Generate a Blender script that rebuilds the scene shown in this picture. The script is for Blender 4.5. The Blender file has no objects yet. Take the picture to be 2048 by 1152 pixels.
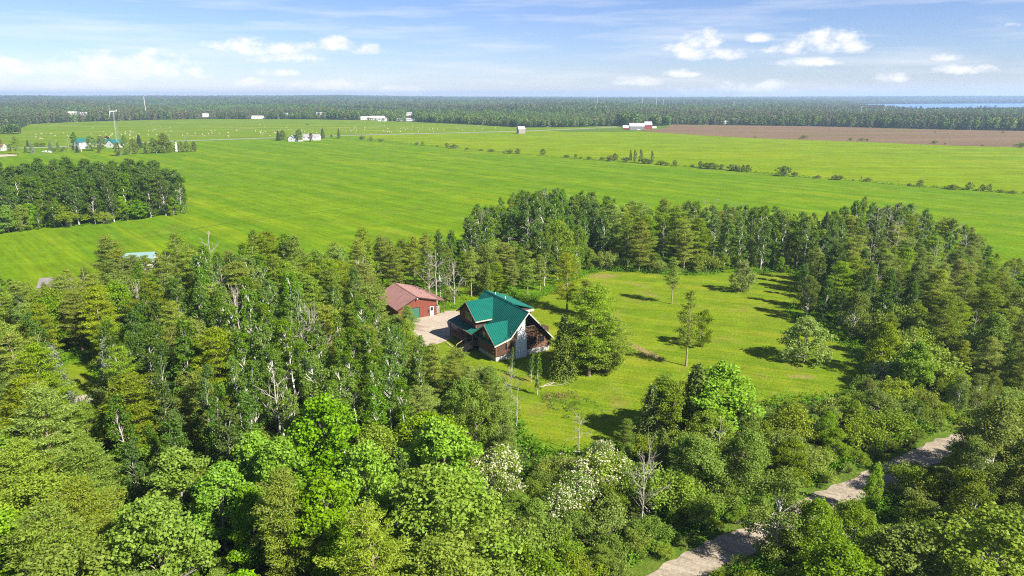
import bpy, math, random
import numpy as np
from mathutils import Vector, Matrix

random.seed(7)
RNG = np.random.default_rng(11)
SC = bpy.context.scene
COL = SC.collection
R = math.radians

# ------------------------------------------------------------------ camera
CAM_H, FPX, HORIZON = 45.0, 1365.0, 190.0
PITCH = math.atan((576 - HORIZON) / FPX)
cam_data = bpy.data.cameras.new('camera')
cam = bpy.data.objects.new('camera', cam_data)
COL.objects.link(cam)
cam.location = (0, 0, CAM_H)
cam.rotation_euler = (math.pi / 2 - PITCH, 0, 0)
cam_data.sensor_width = 36
cam_data.lens = FPX / 2048 * 36
cam_data.clip_start = 0.5
cam_data.clip_end = 60000
SC.camera = cam

# ------------------------------------------------------------------ sun, sky, exposure
SUN_AZ, SUN_EL = R(126), R(40)          # azimuth clockwise from +Y
SUN_DIR = Vector((math.sin(SUN_AZ) * math.cos(SUN_EL), math.cos(SUN_AZ) * math.cos(SUN_EL), math.sin(SUN_EL)))
sd = bpy.data.lights.new('sun', 'SUN')
sd.energy = 5.0
sd.angle = R(0.53)
sd.color = (1.0, 0.94, 0.84)
sun = bpy.data.objects.new('sun', sd)
COL.objects.link(sun)
sun.rotation_euler = SUN_DIR.to_track_quat('Z', 'Y').to_euler()
sun.location = (100, -60, 120)

SC.view_settings.view_transform = 'Standard'
SC.view_settings.look = 'None'
SC.view_settings.gamma = 1
SC.view_settings.exposure = 1.43
SC.view_settings.use_curve_mapping = False
SC.render.engine = 'CYCLES'
SC.cycles.max_bounces = 6
SC.cycles.diffuse_bounces = 4
SC.cycles.glossy_bounces = 2
SC.cycles.transmission_bounces = 3
SC.cycles.volume_bounces = 1
SC.cycles.use_denoising = False
SC.cycles.filter_width = 1.15

world = bpy.data.worlds.new('World')
SC.world = world
world.use_nodes = True
WN, WL = world.node_tree.nodes, world.node_tree.links
WN.clear()


def wnode(t, **kw):
    n = WN.new(t)
    for k, v in kw.items():
        setattr(n, k, v)
    return n


def wmath(op, a, b=None, clamp=False):
    n = WN.new('ShaderNodeMath')
    n.operation = op
    n.use_clamp = clamp
    for i, v in enumerate((a, b)):
        if v is None:
            continue
        if isinstance(v, (int, float)):
            n.inputs[i].default_value = v
        else:
            WL.new(v, n.inputs[i])
    return n.outputs[0]


def build_sky():
    out = wnode('ShaderNodeOutputWorld')
    bg = wnode('ShaderNodeBackground')
    bg.inputs['Strength'].default_value = 0.0500
    sky = wnode('ShaderNodeTexSky')
    sky.sky_type = 'NISHITA'
    sky.sun_disc = False
    sky.sun_elevation = SUN_EL
    sky.sun_rotation = SUN_AZ
    sky.altitude = 200
    sky.air_density = 1.0
    sky.dust_density = 0.0
    sky.ozone_density = 4.0
    tc = wnode('ShaderNodeTexCoord')
    sep = wnode('ShaderNodeSeparateXYZ')
    WL.new(tc.outputs['Generated'], sep.inputs[0])
    x, y, z = sep.outputs
    az = wmath('MULTIPLY', wmath('ARCTAN2', x, y), 57.2958)
    el = wmath('MULTIPLY', wmath('ARCSINE', z), 57.2958)
    comb = wnode('ShaderNodeCombineXYZ')
    WL.new(az, comb.inputs[0])
    WL.new(el, comb.inputs[1])
    # puffy distortion of the coordinates
    noise = wnode('ShaderNodeTexNoise')
    noise.inputs['Scale'].default_value = 0.62
    noise.inputs['Detail'].default_value = 9
    noise.inputs['Roughness'].default_value = 0.62
    mp = wnode('ShaderNodeMapping')
    mp.inputs['Scale'].default_value = (1, 1.7, 1)
    WL.new(comb.outputs[0], mp.inputs[0])
    WL.new(mp.outputs[0], noise.inputs['Vector'])
    n1 = noise.outputs['Fac']
    total = None
    blobs = [(20, 140, 105, 34), (-40, 160, 130, 26), (225, 140, 110, 32), (345, 138, 105, 30), (210, 176, 120, 20), (300, 150, 170, 24),
             (500, 102, 60, 16), (560, 108, 70, 20), (600, 125, 75, 14), (680, 100, 62, 17), (745, 108, 36, 14), (575, 150, 42, 11),
             (520, 168, 45, 12), (680, 174, 90, 14), (800, 184, 70, 13), (1385, 92, 48, 22), (1340, 106, 38, 14), (1400, 120, 85, 15),
             (1492, 88, 34, 11), (1610, 98, 82, 28), (1550, 108, 55, 15), (1670, 105, 44, 18), (1590, 132, 70, 11), (1470, 184, 130, 18), (1520, 175, 60, 13),
             (1850, 122, 32, 10), (1890, 145, 85, 12), (1755, 160, 42, 11), (1270, 166, 60, 12), (1340, 152, 44, 10), (1955, 64, 30, 8), (2100, 150, 90, 18),
             (2300, 140, 110, 26), (2600, 120, 120, 30), (-260, 130, 110, 30), (-520, 150, 140, 24)]
    for (u, v, ru, rv) in blobs:
        a0 = math.degrees(math.atan((u - 1024) / FPX))
        ca = math.cos(R(a0))
        e0 = math.degrees(math.atan((HORIZON - v) / FPX)) * ca
        ra, re = 1.2 * math.degrees(ru / FPX) * ca * ca, 1.25 * math.degrees(rv / FPX) * ca
        dx = wmath('DIVIDE', wmath('SUBTRACT', az, a0), ra)
        dy = wmath('DIVIDE', wmath('SUBTRACT', el, e0), re)
        # flat base: squeeze the lower side
        low = wmath('MULTIPLY', wmath('MINIMUM', dy, 0.0), 0.7)
        dy2 = wmath('ADD', dy, low)
        r2 = wmath('ADD', wmath('MULTIPLY', dx, dx), wmath('MULTIPLY', dy2, dy2))
        f = wmath('SUBTRACT', 1.0, r2, True)
        total = f if total is None else wmath('MAXIMUM', total, f)
    # clouds elsewhere round the horizon
    cov = wnode('ShaderNodeTexNoise')
    cov.inputs['Scale'].default_value = 0.12
    cov.inputs['Detail'].default_value = 2
    WL.new(mp.outputs[0], cov.inputs['Vector'])
    away = wmath('GREATER_THAN', wmath('ABSOLUTE', az), 50.0)
    far = wmath('MULTIPLY', wmath('MULTIPLY', wmath('SUBTRACT', cov.outputs['Fac'], 0.52, True), 7.0, True), away)
    far = wmath('MULTIPLY', far, wmath('SUBTRACT', 1.0, wmath('DIVIDE', wmath('ABSOLUTE', wmath('SUBTRACT', el, 3.5)), 3.5), True))
    total = wmath('MAXIMUM', total, far)
    dens = wmath('ADD', wmath('MULTIPLY', total, 1.05), wmath('MULTIPLY', wmath('SUBTRACT', n1, 0.53), 3.6))
    ramp = wnode('ShaderNodeMapRange')
    ramp.interpolation_type = 'SMOOTHSTEP'
    ramp.inputs['From Min'].default_value = 0.05
    ramp.inputs['From Max'].default_value = 1.4
    WL.new(dens, ramp.inputs['Value'])
    gate = wmath('MULTIPLY', total, 4.0, True)
    cumulus = wmath('MULTIPLY', wmath('MULTIPLY', ramp.outputs[0], gate), 0.92)
    # thin cirrus streaks everywhere
    rot = wnode('ShaderNodeMapping')
    rot.inputs['Rotation'].default_value = (0, 0, R(-8))
    rot.inputs['Scale'].default_value = (0.05, 0.55, 1)
    WL.new(comb.outputs[0], rot.inputs[0])
    cir = wnode('ShaderNodeTexNoise')
    cir.inputs['Scale'].default_value = 1.4
    cir.inputs['Detail'].default_value = 4
    cir.inputs['Roughness'].default_value = 0.55
    WL.new(rot.outputs[0], cir.inputs['Vector'])
    cirrus = wmath('MULTIPLY', wmath('SUBTRACT', cir.outputs['Fac'], 0.46, True), 1.5, True)
    # sky colour: daylight Nishita, slightly lifted in saturation
    hs = wnode('ShaderNodeHueSaturation')
    hs.inputs['Hue'].default_value = 0.5
    hs.inputs['Saturation'].default_value = 1.0
    hs.inputs['Value'].default_value = 1.0
    WL.new(sky.outputs[0], hs.inputs['Color'])
    white = (8.6, 8.35, 8.1, 1)
    m1 = wnode('ShaderNodeMix', data_type='RGBA')
    tint = wnode('ShaderNodeMix', data_type='RGBA', blend_type='MULTIPLY')
    tint.inputs[0].default_value = 1.0
    WL.new(hs.outputs[0], tint.inputs[6])
    tint.inputs[7].default_value = (0.76, 0.785, 1.04, 1)
    WL.new(cirrus, m1.inputs[0])
    WL.new(tint.outputs[2], m1.inputs[6])
    m1.inputs[7].default_value = white
    m2 = wnode('ShaderNodeMix', data_type='RGBA')
    WL.new(cumulus, m2.inputs[0])
    WL.new(m1.outputs[2], m2.inputs[6])
    m2.inputs[7].default_value = white
    WL.new(m2.outputs[2], bg.inputs['Color'])
    WL.new(bg.outputs[0], out.inputs['Surface'])


build_sky()


# ------------------------------------------------------------------ placing things on the ground
def ray(u, v):
    x, y = (u - 1024) / FPX, -(v - 576) / FPX
    return np.array([x, math.cos(PITCH) + y * math.sin(PITCH), -math.sin(PITCH) + y * math.cos(PITCH)])


def at(u, v, z=0.0):
    d = ray(u, v)
    t = (z - CAM_H) / d[2]
    return np.array([d[0] * t, d[1] * t, z])


def proj(p):
    x, y, z = p[0], p[1], p[2] - CAM_H
    d = y * math.cos(PITCH) - z * math.sin(PITCH)
    up = y * math.sin(PITCH) + z * math.cos(PITCH)
    return 1024 + FPX * x / d, 576 - FPX * up / d, d


def col(u, D):
    """ground point at forward distance D under image column u"""
    d = D * math.cos(PITCH) + CAM_H * math.sin(PITCH)
    return np.array([(u - 1024) / FPX * d, D, 0.0])


def top_h(u, v, vt):
    """height of something whose foot is at (u, v) and whose top is at row vt"""
    p = at(u, v)
    lo, hi = 0.0, 44.0
    for _ in range(40):
        m = (lo + hi) / 2
        if proj((p[0], p[1], m))[1] > vt:
            lo = m
        else:
            hi = m
    return lo


def inside(p, poly):
    x, y = p[0], p[1]
    c = False
    n = len(poly)
    j = n - 1
    for i in range(n):
        xi, yi, xj, yj = poly[i][0], poly[i][1], poly[j][0], poly[j][1]
        if (yi > y) != (yj > y) and x < (xj - xi) * (y - yi) / (yj - yi) + xi:
            c = not c
        j = i
    return c


# ------------------------------------------------------------------ objects
def tag(o, label=None, cat=None, group=None, kind=None):
    for k, v in (('label', label), ('category', cat), ('group', group), ('kind', kind)):
        if v:
            o[k] = v
    return o


def empty(name, loc=(0, 0, 0), rz=0.0):
    o = bpy.data.objects.new(name, None)
    o.empty_display_size = 0.3
    COL.objects.link(o)
    o.location = loc
    o.rotation_euler = (0, 0, rz)
    return o


def link(name, me, parent=None):
    o = bpy.data.objects.new(name, me)
    COL.objects.link(o)
    if parent is not None:
        o.parent = parent
    return o


class MB:
    """collects boxes, bars, prisms and tubes; build() links them as one mesh object"""

    def __init__(self):
        self.v, self.f, self.n = [], [], 0

    def add(self, verts, faces):
        self.v.extend([tuple(map(float, p)) for p in verts])
        self.f.extend([tuple(i + self.n for i in q) for q in faces])
        self.n += len(verts)
        return self

    def box(self, lo, hi):
        x0, y0, z0 = lo
        x1, y1, z1 = hi
        self.add([(x0, y0, z0), (x1, y0, z0), (x1, y1, z0), (x0, y1, z0), (x0, y0, z1), (x1, y0, z1), (x1, y1, z1), (x0, y1, z1)],
                 [(3, 2, 1, 0), (4, 5, 6, 7), (0, 1, 5, 4), (1, 2, 6, 5), (2, 3, 7, 6), (3, 0, 4, 7)])
        return self

    def slab(self, poly, t, down=None):
        """prism: poly is the upper face, thickness t downward along its normal"""
        P = [Vector(p) for p in poly]
        n = (P[1] - P[0]).cross(P[2] - P[0]).normalized()
        if n.z < 0:
            P.reverse()
            n = -n
        k = len(P)
        Q = [p - n * t for p in P]
        self.add(P + Q, [tuple(range(k)), tuple(range(2 * k - 1, k - 1, -1))] + [(i, k + i, k + (i + 1) % k, (i + 1) % k) for i in range(k)])
        return self

    def tube(self, pts, radii, sides=6, caps=True):
        pts = [Vector(p) for p in pts]
        vs, fs = [], []
        for i, p in enumerate(pts):
            a = pts[max(i - 1, 0)]
            b = pts[min(i + 1, len(pts) - 1)]
            d = (b - a).normalized() if (b - a).length > 1e-9 else Vector((0, 0, 1))
            s = d.cross(Vector((0, 0, 1)) if abs(d.z) < 0.95 else Vector((1, 0, 0))).normalized()
            t = s.cross(d)
            for k in range(sides):
                an = 2 * math.pi * k / sides
                vs.append(p + (s * math.cos(an) + t * math.sin(an)) * radii[i])
        for i in range(len(pts) - 1):
            for k in range(sides):
                k2 = (k + 1) % sides
                fs.append((i * sides + k, i * sides + k2, (i + 1) * sides + k2, (i + 1) * sides + k))
        if caps:
            fs.append(tuple(range(sides)))
            fs.append(tuple(range(len(vs) - 1, len(vs) - sides - 1, -1)))
        self.add(vs, fs)
        return self

    def mesh(self, name, mat, smooth=False):
        me = bpy.data.meshes.new(name)
        me.from_pydata(self.v, [], self.f)
        if mat is not None:
            me.materials.append(mat)
        if smooth:
            me.polygons.foreach_set('use_smooth', [True] * len(me.polygons))
        me.validate()
        me.update()
        return me

    def build(self, name, mat, parent=None, smooth=False):
        return link(name, self.mesh(name, mat, smooth), parent)


def copy_tree(o, parent=None):
    c = o.copy()
    COL.objects.link(c)
    c.parent = parent
    for ch in o.children:
        copy_tree(ch, c)
    return c


# ------------------------------------------------------------------ materials
class NT:
    def __init__(self, name):
        self.m = bpy.data.materials.new(name)
        self.m.use_nodes = True
        self.t = self.m.node_tree
        self.t.nodes.clear()
        self.out = self.n('ShaderNodeOutputMaterial')

    def n(self, t, **kw):
        x = self.t.nodes.new(t)
        for k, v in kw.items():
            setattr(x, k, v)
        return x

    def l(self, a, b):
        self.t.links.new(a, b)

    def math(self, op, a, b=None, clamp=False):
        n = self.n('ShaderNodeMath')
        n.operation = op
        n.use_clamp = clamp
        for i, v in enumerate((a, b)):
            if v is None:
                continue
            if isinstance(v, (int, float)):
                n.inputs[i].default_value = v
            else:
                self.l(v, n.inputs[i])
        return n.outputs[0]

    def noise(self, scale, detail=4, rough=0.55, vec=None, mapping=None):
        n = self.n('ShaderNodeTexNoise')
        n.inputs['Scale'].default_value = scale
        n.inputs['Detail'].default_value = detail
        n.inputs['Roughness'].default_value = rough
        if vec is None:
            vec = self.n('ShaderNodeTexCoord').outputs['Object']
        if mapping:
            vr = self.n('ShaderNodeVectorRotate')
            vr.rotation_type = 'Z_AXIS'
            vr.inputs['Angle'].default_value = mapping[0]
            self.l(vec, vr.inputs['Vector'])
            mp = self.n('ShaderNodeMapping')
            mp.inputs['Scale'].default_value = mapping[1]
            self.l(vr.outputs[0], mp.inputs[0])
            vec = mp.outputs[0]
        self.l(vec, n.inputs['Vector'])
        return n.outputs['Fac']

    def mix(self, fac, a, b, blend='MIX'):
        n = self.n('ShaderNodeMix', data_type='RGBA', blend_type=blend)
        for i, v in ((0, fac), (6, a), (7, b)):
            if isinstance(v, (int, float)):
                n.inputs[i].default_value = v
            elif isinstance(v, tuple):
                n.inputs[i].default_value = (*v, 1) if len(v) == 3 else v
            else:
                self.l(v, n.inputs[i])
        return n.outputs[2]

    def ramp(self, fac, lo, hi, smooth=True):
        n = self.n('ShaderNodeMapRange')
        n.interpolation_type = 'SMOOTHSTEP' if smooth else 'LINEAR'
        n.inputs['From Min'].default_value = lo
        n.inputs['From Max'].default_value = hi
        self.l(fac, n.inputs['Value'])
        return n.outputs[0]

    def bump(self, h, strength=0.4, dist=0.1):
        b = self.n('ShaderNodeBump')
        b.inputs['Strength'].default_value = strength
        b.inputs['Distance'].default_value = dist
        self.l(h, b.inputs['Height'])
        return b.outputs[0]

    def pbsdf(self, color, rough=0.8, spec=0.3, metal=0.0, normal=None):
        p = self.n('ShaderNodeBsdfPrincipled')
        if isinstance(color, tuple):
            p.inputs['Base Color'].default_value = (*color, 1)
        else:
            self.l(color, p.inputs['Base Color'])
        p.inputs['Roughness'].default_value = rough
        p.inputs['Specular IOR Level'].default_value = spec
        p.inputs['Metallic'].default_value = metal
        if normal is not None:
            self.l(normal, p.inputs['Normal'])
        return p

    def done(self, sh):
        self.l(sh if not hasattr(sh, 'outputs') else sh.outputs[0], self.out.inputs['Surface'])
        return self.m


def plain(name, color, rough=0.7, spec=0.3, metal=0.0, var=0.12, scale=2.5, bump=0.0, mapping=None):
    """a painted or natural surface with grain and wear"""
    t = NT(name)
    n = t.noise(scale, 5, 0.6, mapping=mapping)
    dark = tuple(c * (1 - var) for c in color)
    lite = tuple(min(1, c * (1 + var)) for c in color)
    c = t.mix(t.ramp(n, 0.3, 0.7), dark, lite)
    nm = t.bump(n, 0.5, bump) if bump else None
    return t.done(t.pbsdf(c, rough, spec, metal, nm))


def leaf_mat(name, c1, c2, trans=0.44, hue=0.03, rough=0.55, obj_var=0.35):
    """c1..c2 vary leaf by leaf; each tree has its own tint"""
    t = NT(name)
    geo = t.n('ShaderNodeNewGeometry')
    oi = t.n('ShaderNodeObjectInfo')
    c = t.mix(geo.outputs['Random Per Island'], c1, c2)
    hs = t.n('ShaderNodeHueSaturation')
    t.l(c, hs.inputs['Color'])
    r = oi.outputs['Random']
    t.l(t.math('ADD', 0.5 - hue, t.math('MULTIPLY', r, 2 * hue)), hs.inputs['Hue'])
    r2 = t.math('FRACT', t.math('MULTIPLY', r, 7.31))
    t.l(t.math('ADD', 1 - obj_var / 2, t.math('MULTIPLY', r2, obj_var)), hs.inputs['Value'])
    r3 = t.math('FRACT', t.math('MULTIPLY', r, 13.7))
    t.l(t.math('ADD', 0.9, t.math('MULTIPLY', r3, 0.2)), hs.inputs['Saturation'])
    p = t.pbsdf(hs.outputs[0], rough, 0.25)
    tr = t.n('ShaderNodeBsdfTranslucent')
    warm = t.mix(1.0, hs.outputs[0], (1.25, 1.1, 0.55), 'MULTIPLY')
    t.l(warm, tr.inputs['Color'])
    mx = t.n('ShaderNodeMixShader')
    mx.inputs[0].default_value = trans
    t.l(p.outputs[0], mx.inputs[1])
    t.l(tr.outputs[0], mx.inputs[2])
    return t.done(mx)


M = {}
M['aspen_leaf'] = leaf_mat('aspen_leaf', (0.090, 0.180, 0.010), (0.160, 0.265, 0.022), hue=0.012)
M['aspen_dark_leaf'] = leaf_mat('aspen_dark_leaf', (0.066, 0.135, 0.012), (0.118, 0.200, 0.022), hue=0.012)
M['pine_leaf'] = leaf_mat('pine_leaf', (0.140, 0.212, 0.016), (0.265, 0.345, 0.030), trans=0.40, hue=0.018, obj_var=0.42)
M['maple_leaf'] = leaf_mat('maple_leaf', (0.150, 0.295, 0.007), (0.245, 0.41, 0.018), hue=0.010, obj_var=0.25)
M['broad_leaf'] = leaf_mat('broad_leaf', (0.135, 0.232, 0.015), (0.24, 0.335, 0.032), hue=0.015)
M['birch_leaf'] = leaf_mat('birch_leaf', (0.120, 0.188, 0.014), (0.22, 0.28, 0.030), hue=0.015)
M['shrub_leaf'] = leaf_mat('shrub_leaf', (0.150, 0.240, 0.018), (0.26, 0.345, 0.045), hue=0.015)
M['apple_leaf'] = leaf_mat('apple_leaf', (0.18, 0.27, 0.05), (0.26, 0.36, 0.085), hue=0.01)
M['cedar_leaf'] = leaf_mat('cedar_leaf', (0.065, 0.115, 0.014), (0.15, 0.21, 0.026), trans=0.2, hue=0.012)
M['spruce_leaf'] = leaf_mat('spruce_leaf', (0.030, 0.060, 0.014), (0.060, 0.095, 0.022), trans=0.1)
M['blue_spruce_leaf'] = leaf_mat('blue_spruce_leaf', (0.095, 0.135, 0.080), (0.19, 0.24, 0.155), trans=0.1)
M['plum_leaf'] = leaf_mat('plum_leaf', (0.06, 0.022, 0.026), (0.11, 0.045, 0.045), trans=0.2)
M['weed_leaf'] = leaf_mat('weed_leaf', (0.085, 0.175, 0.016), (0.17, 0.28, 0.032), hue=0.04)
M['rust_leaf'] = leaf_mat('rust_leaf', (0.16, 0.12, 0.05), (0.24, 0.17, 0.07), trans=0.2)
M['blossom'] = leaf_mat('blossom', (0.4950, 0.4860, 0.3240), (0.6840, 0.6660, 0.5040), trans=0.3, hue=0.0, obj_var=0.1)
M['far_leaf'] = leaf_mat('far_leaf', (0.065, 0.125, 0.018), (0.150, 0.215, 0.034), trans=0.25, hue=0.03, obj_var=0.8)
M['far_dark_leaf'] = leaf_mat('far_dark_leaf', (0.040, 0.068, 0.020), (0.080, 0.115, 0.030), trans=0.15, hue=0.02, obj_var=0.7)
M['far_dull_leaf'] = leaf_mat('far_dull_leaf', (0.090, 0.095, 0.045), (0.150, 0.145, 0.070), trans=0.15, hue=0.02, obj_var=0.7)
M['pale_bark'] = plain('pale_bark', (0.5280, 0.4960, 0.4400), 0.8, var=0.30, scale=3.0, mapping=(0, (1, 1, 3)))
M['white_bark'] = plain('white_bark', (0.52, 0.495, 0.45), 0.8, var=0.25, scale=3.0, mapping=(0, (1, 1, 3)))
M['aspen_bark'] = plain('aspen_bark', (0.30, 0.285, 0.25), 0.8, var=0.35, scale=3.0, mapping=(0, (1, 1, 3)))
M['birch_bark'] = plain('birch_bark', (0.4640, 0.4480, 0.4160), 0.8, var=0.30, scale=3.0, mapping=(0, (1, 1, 3)))
M['grey_bark'] = plain('grey_bark', (0.22, 0.19, 0.155), 0.9, var=0.3, scale=4)
M['pine_bark'] = plain('pine_bark', (0.27, 0.20, 0.145), 0.9, var=0.3, scale=4)
M['dead_wood'] = plain('dead_wood', (0.33, 0.295, 0.245), 0.9, var=0.25, scale=4)


def grass_mat(name, c_a, c_b, c_y, ang, dry=None, dry_amt=0.0, fine=3.0, patch=0.02, streak=0.02, spots=(), con=1.0):
    t = NT(name)
    big = t.noise(patch, 4, 0.55)
    strk = t.noise(1.0, 3, 0.6, mapping=(ang, (streak * 0.10, streak * 1.6, 1)))
    strk2 = t.noise(1.0, 2, 0.5, mapping=(ang, (streak * 0.9, streak * 12, 1)))
    fn = t.noise(fine, 6, 0.75)
    mid = t.noise(fine * 0.12, 5, 0.7)
    c = t.mix(t.ramp(strk, 0.34, 0.66), c_a, c_b)
    c = t.mix(t.math('MULTIPLY', t.ramp(t.math('ADD', t.math('MULTIPLY', strk, 0.5), t.math('MULTIPLY', big, 0.5)), 0.5, 0.68), 0.8), c, c_y)
    if dry:
        c = t.mix(t.math('MULTIPLY', t.ramp(t.noise(patch * 3, 5, 0.6), 0.52, 0.75), dry_amt), c, dry)
    sp = lambda q: t.ramp(q, 0.25, 0.75, False)
    v = t.math('ADD', t.math('ADD', t.math('MULTIPLY', sp(fn), 0.50), t.math('MULTIPLY', sp(mid), 0.42)), t.math('MULTIPLY', sp(strk2), 0.40))
    val = t.math('ADD', 1 - 0.64 * con, t.math('MULTIPLY', v, 0.97 * con))
    c = t.mix(1.0, c, val, 'MULTIPLY')
    for (px, py, rx, ry, an, amt) in spots:
        tc = t.n('ShaderNodeTexCoord')
        mp = t.n('ShaderNodeMapping', vector_type='TEXTURE')
        mp.inputs['Location'].default_value = (px, py, 0)
        mp.inputs['Rotation'].default_value = (0, 0, an)
        mp.inputs['Scale'].default_value = (rx, ry, 1000)
        t.l(tc.outputs['Object'], mp.inputs[0])
        ln = t.n('ShaderNodeVectorMath', operation='LENGTH')
        t.l(mp.outputs[0], ln.inputs[0])
        edge = t.math('ADD', t.math('SUBTRACT', 1.15, ln.outputs['Value']), t.math('MULTIPLY', t.math('SUBTRACT', t.noise(0.9, 5, 0.7), 0.5), 2.2))
        dirt = t.mix(t.ramp(t.noise(3.0, 5, 0.7), .35, .65), (0.13, 0.10, 0.035), (0.30, 0.22, 0.10))
        c = t.mix(t.math('MULTIPLY', t.ramp(edge, 0.15, 0.75), amt), c, dirt)
    nm = t.bump(t.math('ADD', fn, mid), 0.9, 0.22)
    df = t.n('ShaderNodeBsdfDiffuse')
    t.l(c, df.inputs['Color'])
    t.l(nm, df.inputs['Normal'])
    return t.done(df)


HEDGE_A, HEDGE_B = at(735, 277), at(2048, 388)
HANG = math.atan2(HEDGE_B[1] - HEDGE_A[1], HEDGE_B[0] - HEDGE_A[0])

M['field'] = grass_mat('field', (0.074, 0.148, 0.005), (0.104, 0.170, 0.005), (0.140, 0.190, 0.006), -HANG, fine=0.8, patch=0.012, streak=0.06, dry=(0.15, 0.16, 0.03), dry_amt=0.3)
M['far_field'] = grass_mat('far_field', (0.108, 0.170, 0.004), (0.134, 0.188, 0.004), (0.172, 0.205, 0.006), R(4), fine=0.35, patch=0.01, streak=0.05)
M['hay_field'] = grass_mat('hay_field', (0.092, 0.150, 0.008), (0.112, 0.168, 0.009), (0.145, 0.175, 0.014), R(4), dry=(0.20, 0.17, 0.08), dry_amt=0.5, fine=0.35, patch=0.006, streak=0.02)
LAWN_SPOTS = []
for (u0, v0, u1, v1, wid_, amt_) in ((1172, 552, 1240, 552, 2.6, .75), (1240, 678, 1340, 728, 1.3, .9), (1575, 752, 1635, 755, 1.0, .7), (1288, 588, 1322, 594, 1.4, .5), (1592, 578, 1603, 576, 1.6, .6), (1180, 690, 1240, 720, 1.2, .4), (1475, 790, 1500, 790, 1.2, .5), (1240, 562, 1300, 575, 1.6, .4)):
    q0, q1 = at(u0, v0), at(u1, v1)
    LAWN_SPOTS.append(((q0[0] + q1[0]) / 2, (q0[1] + q1[1]) / 2, np.linalg.norm(q1 - q0) / 2 + .6, wid_, math.atan2(q1[1] - q0[1], q1[0] - q0[0]), amt_))
M['lawn'] = grass_mat('lawn', (0.098, 0.158, 0.0080), (0.136, 0.184, 0.0096), (0.176, 0.190, 0.0144), R(20), dry=(0.2000, 0.1600, 0.0440), dry_amt=0.6, fine=2.2, patch=0.05, streak=0.16, spots=LAWN_SPOTS)
M['verge'] = grass_mat('verge', (0.0600, 0.1080, 0.0128), (0.0880, 0.1360, 0.0176), (0.1280, 0.1360, 0.0280), R(10), fine=2.2, patch=0.08, streak=0.1)


def soil_mat(name, c1, c2, green=None, amt=0.0, ang=0.0, fine=1.5, st=0.05, gs=0.02):
    t = NT(name)
    n = t.noise(fine, 6, 0.7)
    s = t.noise(1.0, 3, 0.6, mapping=(ang, (st * 0.15, st * 2, 1)))
    c = t.mix(t.ramp(t.math('ADD', t.math('MULTIPLY', n, 0.6), t.math('MULTIPLY', s, 0.4)), 0.35, 0.65), c1, c2)
    if green:
        g = t.noise(gs, 4, 0.6, mapping=(ang, (0.3, 2.0, 1)))
        c = t.mix(t.math('MULTIPLY', t.ramp(g, 0.52, 0.66), amt), c, green)
    df = t.n('ShaderNodeBsdfDiffuse')
    t.l(c, df.inputs['Color'])
    t.l(t.bump(n, 0.8, 0.08), df.inputs['Normal'])
    return t.done(df)


M['forest_floor'] = soil_mat('forest_floor', (0.030, 0.036, 0.012), (0.060, 0.075, 0.020), fine=0.8)
M['ploughed'] = soil_mat('ploughed', (0.105, 0.068, 0.042), (0.175, 0.118, 0.074), (0.095, 0.125, 0.02), 0.55, R(-4), 0.4, 0.02)
M['gravel'] = soil_mat('gravel', (0.2720, 0.2240, 0.1720), (0.4000, 0.3440, 0.2720), (0.19, 0.145, 0.095), 0.75, 0.5, 2.0, gs=0.22)
M['trail'] = soil_mat('trail', (0.19, 0.158, 0.115), (0.33, 0.28, 0.215), (0.125, 0.115, 0.06), 0.6, R(28), 2.5, 0.4, gs=0.5)
M['road'] = plain('road', (0.2400, 0.2320, 0.2160), 0.85, var=0.1, scale=0.3)
M['dry_soil'] = soil_mat('dry_soil', (0.20, 0.13, 0.06), (0.30, 0.21, 0.10), (0.13, 0.16, 0.02), 0.6, 0, 2.0)
M['hill'] = soil_mat('hill', (0.030, 0.048, 0.020), (0.050, 0.070, 0.028), None, 0, 0, 0.02)


def water_mat():
    t = NT('water')
    p = t.pbsdf((0.10, 0.20, 0.38), 0.3, 0.5, 0, t.bump(t.noise(0.05, 3), 0.3, 0.4))
    return t.done(p)


M['water'] = water_mat()
M['log'] = plain('log', (0.1360, 0.0656, 0.0360), 0.75, var=0.35, scale=2.0, mapping=(0, (0.5, 6, 6)))
M['log_dark'] = plain('log_dark', (0.0680, 0.0360, 0.0224), 0.8, var=0.3, scale=2.0)
M['concrete'] = plain('concrete', (0.3360, 0.3200, 0.2880), 0.9, var=0.12, scale=2.0)
M['stucco'] = plain('stucco', (0.6240, 0.6240, 0.6160), 0.9, var=0.04, scale=1.5)
M['roof_green'] = plain('roof_green', (0.0008, 0.088, 0.064), 0.45, 0.22, 0.0, var=0.10, scale=0.8)
M['roof_brown'] = plain('roof_brown', (0.195, 0.100, 0.084), 0.5, 0.3, 0.0, var=0.10, scale=0.8)
M['trim_white'] = plain('trim_white', (0.42, 0.38, 0.31), 0.6, var=0.08)
M['fascia'] = plain('fascia', (0.2400, 0.1600, 0.1040), 0.7, var=0.15)
M['glass'] = plain('glass', (0.012, 0.015, 0.018), 0.08, 0.6, var=0.05)
M['wood_tan'] = plain('wood_tan', (0.3680, 0.2800, 0.1600), 0.8, var=0.15, scale=3)
M['wood_brown'] = plain('wood_brown', (0.13, 0.08, 0.05), 0.8, var=0.2, scale=3)
M['garage_red'] = plain('garage_red', (0.165, 0.045, 0.027), 0.65, var=0.10, scale=2)
M['garage_trim'] = plain('garage_trim', (0.045, 0.022, 0.018), 0.7, var=0.1)
M['door_green'] = plain('door_green', (0.0360, 0.1160, 0.0760), 0.5, var=0.06)
M['white'] = plain('white', (0.6400, 0.6400, 0.6240), 0.6, var=0.03)
M['offwhite'] = plain('offwhite', (0.4960, 0.4800, 0.4400), 0.7, var=0.06)
M['grey_roof'] = plain('grey_roof', (0.2400, 0.2320, 0.2400), 0.8, var=0.12, scale=1)
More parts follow.
